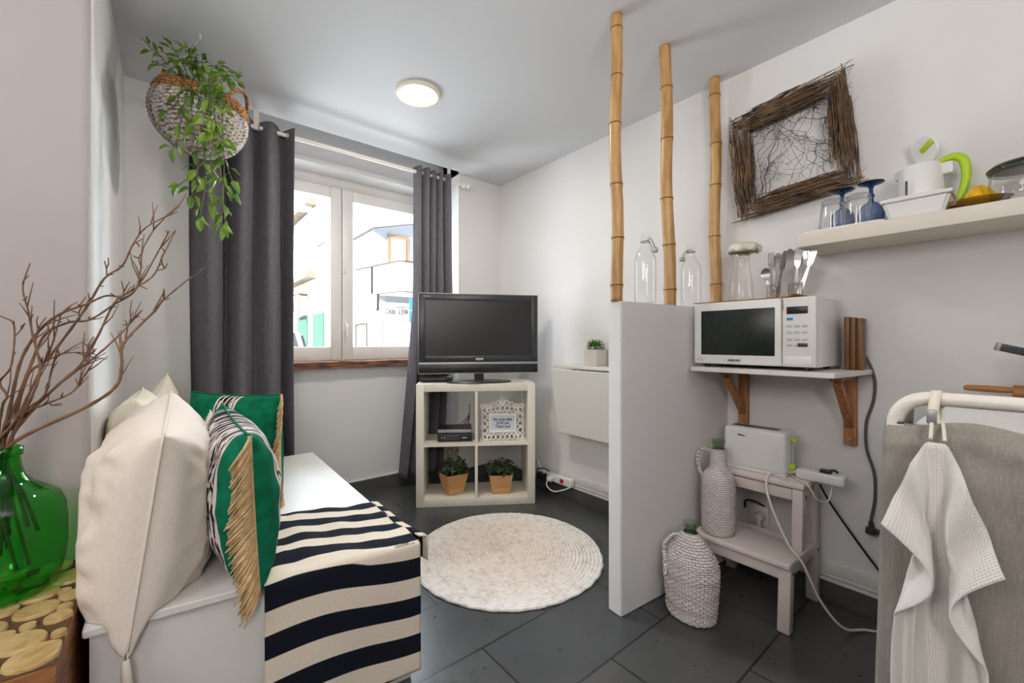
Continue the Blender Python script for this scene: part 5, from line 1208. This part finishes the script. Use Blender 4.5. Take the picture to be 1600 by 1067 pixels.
# power strip on the stool with cords
t = thing('power_strip', 'white power strip with black plug lying on the right end of the stool', 'power strip', (1.93, .545, .501), KR)
bm = B(); box(bm, (-.03, -.027, 0), (.125, .027, .038), .008, 3); obj('case', bm, M['wplast'], t)
bm = B(); box(bm, (.045, -.014, .037), (.082, .014, .050), .004); tube(bm, catmull([(.075, 0, .048), (.09, 0, .052), (.096, .01, .044)], 4), .005, 8); obj('plug', bm, M['blackp'], t)
bm = B(); tube(bm, catmull([V((.545 - y_, x_ - 1.93, z_ - .501)) for x_, y_, z_ in ((1.93, .575, .519), (1.905, .605, .516), (1.84, .645, .512), (1.805, .642, .46), (1.79, .61, .38), (1.772, .555, .285), (1.772, .512, .235), (1.80, .465, .11), (1.845, .41, .025), (1.93, .36, .006), (1.98, .27, .006), (1.97, .12, .006))], 8), .0045, 8)
tube(bm, catmull([V(p) for p in ((-.07, .02, .006), (-.01, -.06, .004), (.03, -.09, .002), (.055, -.07, -.05), (.075, -.02, -.06), (.08, .01, -.01), (.078, .026, .01))], 6), .003, 8); obj('white_cord', bm, M['cable_w'], t, True)
bm = B(); tube(bm, catmull([at(1281, 757, X=1.975), at(1300, 790, X=2.0), at(1335, 840, X=2.03), at(1366, 882, X=2.045), at(1400, 925, X=2.045)], 6), .004, 8); obj('black_cord', bm, M['cable_b'], t, True, True)
# grey cable hanging from behind the chopping boards
pts = [at(1338, 543, X=2.04), at(1352, 556, X=2.045), at(1366, 590, X=2.048), at(1365, 625, X=2.05), at(1354, 660, X=2.05), at(1354, 700, X=2.05), at(1366, 740, X=2.05), at(1367, 780, X=2.05), at(1361, 812, X=2.048), at(1362, 822, X=2.046)]
t = thing('power_cable', 'dark grey power cable with plug hanging down the kitchen wall', 'cable', tuple(pts[4]))
bm = B(); tube(bm, catmull(pts, 8), .0048, 8); obj('cord', bm, M['cable_d'], t, True, True)
bm = B(); q = pts[-1]; lathe(bm, [(0, .02), (.007, .02), (.009, 0), (.016, -.004), (.018, -.024), (.010, -.028), (0, -.028)], 16, Matrix.Translation(q + V((-.01, 0, -.0)))); box(bm, (q.x - .02, q.y - .03, q.z - .02), (q.x, q.y - .012, q.z - .004), .003); obj('plug', bm, M['dkplast'], t, 35, True)
# wall socket behind the stool
sc_ = at(1186, 803, X=2.058)
t = thing('wall_socket', 'white wall socket with a plug behind the step stool', 'socket', tuple(sc_))
bm = B(); box(bm, (2.048, sc_.y - .042, sc_.z - .042), (2.0595, sc_.y + .042, sc_.z + .042), .004); obj('plate', bm, M['wplast'], t, 35, True)
bm = B(); lathe(bm, [(0, 0), (.020, 0), (.020, .02), (.014, .03), (0, .03)], 20, Matrix.Translation((2.048, sc_.y - .012, sc_.z)) @ Matrix.Rotation(-PI / 2, 4, 'Y')); box(bm, (2.018, sc_.y - .02, sc_.z - .045), (2.035, sc_.y - .004, sc_.z), .004); obj('plug', bm, M['cream_lacq'], t, 35, True)
bm = B(); tube(bm, catmull([(2.04, sc_.y + .05, sc_.z + .02), (2.03, sc_.y + .045, sc_.z + .055), (2.03, sc_.y + .01, sc_.z + .062), (2.035, sc_.y - .03, sc_.z + .05)], 6), .0045, 8); obj('cord', bm, M['cable_b'], t, True, True)

# ------------------------------------------------------------------ kitchen counter with linen curtain, towel, things behind
t = thing('kitchen_counter', 'low white kitchen worktop behind the linen curtain at the right edge', 'counter', (1.62, -.4, 0))
bm = B(); box(bm, (1.22, -1.2, .835), (2.045, .15, .866), .004); obj('worktop', bm, M['lacq'], t, 35, True)
for x, y in ((1.26, .10), (1.98, .10), (1.26, -1.15), (1.98, -1.15)):
    bm = B(); box(bm, (x - .02, y - .02, 0), (x + .02, y + .02, .835), .002); obj('leg', bm, M['lacq'], t, 35, True)
XR = 1.16; ZR = .925
t = thing('tube_rail', 'white bent tube rail frame holding the linen curtain in front of the counter', 'rail', (XR, -.3, 0))
bm = B(); P_ = [V((XR, .172, .02)), V((XR, .172, .55)), V((XR, .172, ZR - .055))]
for i in range(9): a = PI / 2 * i / 8; P_.append(V((XR, .172 - .055 + .055 * math.cos(a), ZR - .055 + .055 * math.sin(a))))
P_ += [V((XR, -.5, ZR)), V((XR, -1.1, ZR))]
for i in range(9): a = PI / 2 * i / 8; P_.append(V((XR, -1.1 - .055 * math.sin(a), ZR - .055 + .055 * math.cos(a))))
P_ += [V((XR, -1.155, .55)), V((XR, -1.155, .02))]
tube(bm, P_, .0135, 20); obj('tube', bm, M['tube_w'], t, True, True)
bm = B(); tube(bm, [V((XR + .02, .172, ZR - .062)), V((XR + .02, -1.155, ZR - .062))], .005, 10); obj('curtain_wire', bm, M['silver'], t, True, True)
for y in (.172, -1.155):
    bm = B(); lathe(bm, [(0, 0), (.020, 0), (.018, .02), (.0145, .03), (0, .03)], 16, Matrix.Translation((XR, y, 0))); obj('rubber_foot', bm, M['blackp'], t)
    MW.pop('x', None)
for o in t.children:
    if o.name.startswith('rubber_foot') and o.parent == t: o.matrix_local = Matrix.Translation(-V(t.location))
def linen(u, v):
    # u: along the rail from the folded-back left end to beyond the right edge
    L = 1.65; s = u * L
    top = ZR - .054 + .013 * math.sin(s * 30 + 2 * math.sin(s * 7)) + .010 * noise.noise(V((s * 11, 0, 0)))
    z = lerp(top, .03, v); gather = .013 * math.sin(s * 42 + 1.8 * math.sin(v * 3) + 2 * math.sin(s * 5)) * (1 - .6 * v) * min(1, .35 + 12 * v) + .016 * v * math.sin(s * 13 + 1) + .006 * noise.noise(V((s * 12, v * 5, 2)))
    out = .030 * min(1, v * 8)
    if s < .36: q = s / .36; return V((lerp(XR + .36, XR - .0, q) , .188 + .02 * v + gather * .5 + .008 * math.sin(q * PI), z))
    y = .190 + .02 * v - (s - .36)
    k = min(1, (s - .36) / .03)
    return V((XR - .018 * k - out * .6 + gather - (.006 if abs(v - .045) < .02 else 0), y, z))
bm = B(); grid(bm, linen, 240, 60, lambda u, v: (u * 1.65, v * .85)); o = single('linen_curtain', bm, M['linen'], 'grey linen curtain gathered under the white tube rail', 'curtain', (XR, -.3, .45), smooth=True); solidify(o, .002)
# towel hanging from its loop
tp = at(1464, 690, X=XR - .055); TWX = XR - .078
t = thing('tea_towel', 'white waffle tea towel hanging by its loop from the tube rail', 'towel', (TWX, tp.y, tp.z))
def towel(u, v):
    s = (u - .5) * 2            # -1..1 along the top hem, loop at the middle
    a = abs(s); side = 1 if s > 0 else -1
    wl = .060 if side < 0 else .074; dl = .168 if side < 0 else .208
    tdn = v * .62
    hx = side * (wl * a ** .9 + .010 * min(1, a * 14)); z = -dl * max(0, a - .05) ** 1.05
    # each thread hangs down from the hem; side hems swing in then out
    q = min(1, tdn / .62); hang = hx
    if a > .02:
        inn = (.050 if side < 0 else .045) * a * math.sin(PI * min(1, tdn / .16)) * (1 if tdn < .16 else 0) 
        hang = hx - side * inn + side * .03 * a * max(0, tdn - .14) - side * .02 * a * min(1, tdn / .1)
    fold = .016 * math.sin(s * 9 + 1.2) * min(1, (a * 3 + tdn * 3)) + .012 * math.cos(s * 4.2) + (.022 * a if side < 0 else .030 * a) * -1
    lx = hang + .006 * noise.noise(V((s * 3, tdn * 6, 1)))
    return V((TWX + fold * .6 - .010 * a, tp.y - lx, tp.z + z - tdn))
bm = B(); grid(bm, towel, 120, 60, lambda u, v: (u * .45, v * .62)); o = obj('cloth', bm, M['towel'], t, True, True); solidify(o, .003)
bm = B(); lp0 = V((XR, tp.y + .003, ZR))
strap = [(XR - .050, tp.y + .009, tp.z + .002), (XR - .034, tp.y + .008, ZR - .03), (XR - .017, tp.y + .006, ZR + .004), (XR - .002, tp.y + .005, ZR + .0155), (XR + .0145, tp.y + .004, ZR + .004), (XR + .013, tp.y + .002, ZR - .02), (XR - .012, tp.y - .004, ZR - .045), (XR - .050, tp.y - .010, tp.z + .002)]
sp_ = catmull([V(p) for p in strap], 5)
for i in range(len(sp_) - 1):
    pass
vv = [[bm.verts.new(p + V((0, d, 0))) for d in (-.008, .008)] for p in sp_]
wds = [.3 if (i < 6 or i > len(sp_) - 12) else .85 for i in range(len(sp_))]
for i, (a, b) in enumerate(vv): a.co.y = sp_[i].y - .009 * wds[i]; b.co.y = sp_[i].y + .009 * wds[i]
for a, b in zip(vv, vv[1:]): bm.faces.new((a[0], a[1], b[1], b[0]))
lo_ = obj('loop', bm, M['cream_f2'], t, True, True); solidify(lo_, .0025)
bm = B(); box(bm, (XR - .040, tp.y + .002, ZR - .045), (XR - .030, tp.y + .016, ZR - .018), .002); obj('clip', bm, M['silver'], t, 35, True)
# rolling pin, wicker pot, black-handled utensil
rp = at(1505, 603, X=1.93)
t = thing('rolling_pin', 'wooden rolling pin lying on the worktop behind the tube rail', 'rolling pin', (1.93, rp.y - .2, .886), 0)
rz = .869 + .020
def yprof(bm, prof, x, y0, z): lathe(bm, prof, 20, Matrix.Translation((x, y0, z)) @ Matrix.Rotation(PI / 2, 4, 'X'))
bm = B(); yprof(bm, [(0, .098), (.019, .10), (.020, .104), (.020, .336), (.019, .34), (0, .342)], 1.93, rp.y, rz); obj('roller', bm, M['pinwood'], t, 35, True)
bm = B(); yprof(bm, [(0, 0), (.006, .001), (.009, .008), (.0105, .05), (.009, .098), (0, .098)], 1.93, rp.y, rz + .004); obj('handle', bm, M['pinwood'], t, 35, True)
bm = B(); yprof(bm, [(0, .342), (.009, .342), (.0105, .39), (.009, .43), (0, .44)], 1.93, rp.y, rz + .004); obj('handle', bm, M['pinwood'], t, 35, True)
wc = V((1.90, -.075, .867))
t = thing('wicker_utensil_pot', 'brown wicker pot at the right edge on the worktop', 'pot', tuple(wc))
bm = B(); wn = 22; lathe(bm, [(0, .002), (.062, .002)] + [(lerp(.064, .078, i / wn), .004 + .128 * i / wn) for i in range(wn + 1)] + [(.072, .128), (.060, .01)], 120, None, lambda a, i, z: .0022 * math.sin(a * 20 + i * PI) + (.001 if i % 2 else -.001)); obj('woven_side', bm, M['wicker_b'], t, True)
ka = at(1557, 541, X=1.86); kb = at(1625, 555, X=1.89)
t = thing('carving_knife', 'black-handled knife with pale butt resting across the brown wicker pot', 'knife', tuple(ka))
d = (kb - ka).normalized(); y = d.cross(V((1, 0, 0))).normalized(); x = y.cross(d); fk = frame3(d, x, y, ka)
bm = B(); box(bm, (.006, -.009, -.011), (.105, .009, .011), .005, 3, fk); obj('handle', bm, M['dkplast'], t, 35, True)
bm = B(); box(bm, (-.002, -.009, -.012), (.008, .009, .012), .003, 2, fk); obj('butt', bm, M['silver'], t, 35, True, 'pale metal butt')
bm = B(); prism(bm, [(.105, -.012), (.25, -.012), (.28, .010), (.105, .012)], -.001, .001, fk @ Matrix.Rotation(PI / 2, 4, 'X')); obj('blade', bm, M['steel'], t, None, True)

# ------------------------------------------------------------------ light
def lamp(name, typ, loc, energy, color, **kw):
    l = bpy.data.lights.new(name, typ); l.energy = energy; l.color = color
    for k, v in kw.items(): setattr(l, k, v)
    o = bpy.data.objects.new(name, l); C.objects.link(o); o.location = loc; return o
def aim(o, d): o.rotation_euler = V(d).to_track_quat('-Z', 'Y').to_euler()
w = bpy.data.worlds.new('World'); SC.world = w; w.use_nodes = True
wn_ = w.node_tree.nodes['Background']; wn_.inputs[0].default_value = (.86, .93, 1.0, 1); wn_.inputs[1].default_value = 2.6
s1 = lamp('sun_on_street', 'SUN', (0, -5, 10), 30.0, (1, .97, .93), angle=math.radians(2)); aim(s1, (.85, .28, -.5))
pt = lamp('window_portal', 'AREA', (.945, 3.2, 1.52), 0, (1, 1, 1), shape='RECTANGLE', size=1.2, size_y=1.25); pt.data.cycles.is_portal = True; aim(pt, (0, -1, 0))
s2 = lamp('daylight_fill_high', 'AREA', (1.0, 8.0, 4.45), 900, (.76, .88, 1.0), shape='RECTANGLE', size=7.0, size_y=1.1); aim(s2, (0, -.87, -.45))  # unseen area lamp added above the window view to strengthen the daylight
s3 = lamp('daylight_fill_low', 'AREA', (1.0, 7.0, .32), 480, (.86, .93, 1.0), shape='RECTANGLE', size=6.0, size_y=.75); aim(s3, (0, -.95, .30))  # lamp added below the sill line, imitating light bounced off the street
s4 = lamp('daylight_fill_left', 'AREA', (-.75, 5.2, 2.1), 130, (.72, .85, 1.0), shape='RECTANGLE', size=2.3, size_y=2.4); aim(s4, (.45, -1, -.2))  # added lamp hidden behind the left curtain, brightens the kitchen side
s5 = lamp('daylight_fill_right', 'AREA', (3.75, 5.2, 2.1), 520, (.76, .88, 1.0), shape='RECTANGLE', size=2.1, size_y=2.4); aim(s5, (-.6, -1, -.2))  # added lamp out of sight past the right curtain, brightens the left wall
cl = lamp('lamp_bulb', 'AREA', (lp.x, lp.y, H - .02), 11, (1, .95, .88), shape='DISK', size=.16); aim(cl, (0, 0, -1))
k1 = lamp('ceiling_bounce_fill', 'AREA', (.1, -.9, 1.75), 40, (1, .97, .95), shape='DISK', size=.5); aim(k1, (.12, .25, 1))  # fill added behind the camera, bounced off the ceiling; no real fixture
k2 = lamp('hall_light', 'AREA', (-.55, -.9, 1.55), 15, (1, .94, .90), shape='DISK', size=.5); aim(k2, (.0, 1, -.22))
k3 = lamp('kitchen_side_fill', 'AREA', (-1.15, .50, 1.80), 14, (1, .95, .93), shape='DISK', size=.9); aim(k3, (1, 0, -.18))  # fill added out of view to lift the kitchen wall, not a fixture

# ------------------------------------------------------------------ camera and view
cam = bpy.data.cameras.new('camera'); co = bpy.data.objects.new('camera', cam); C.objects.link(co)
co.location = EYE; co.rotation_euler = (PI / 2, 0, -math.atan2(FW.x, FW.y)); cam.sensor_width = 36; cam.lens = FP / 1600 * 36; cam.clip_start = .02; cam.clip_end = 200
SC.camera = co
SC.view_settings.view_transform = 'Standard'; SC.view_settings.look = 'None'; SC.view_settings.exposure = 0; SC.view_settings.gamma = 1
try:
    SC.cycles.use_denoising = True; SC.cycles.caustics_reflective = False; SC.cycles.caustics_refractive = False
    SC.cycles.max_bounces = 14; SC.cycles.diffuse_bounces = 6; SC.cycles.transparent_max_bounces = 24; SC.cycles.sample_clamp_indirect = 6
except Exception: pass
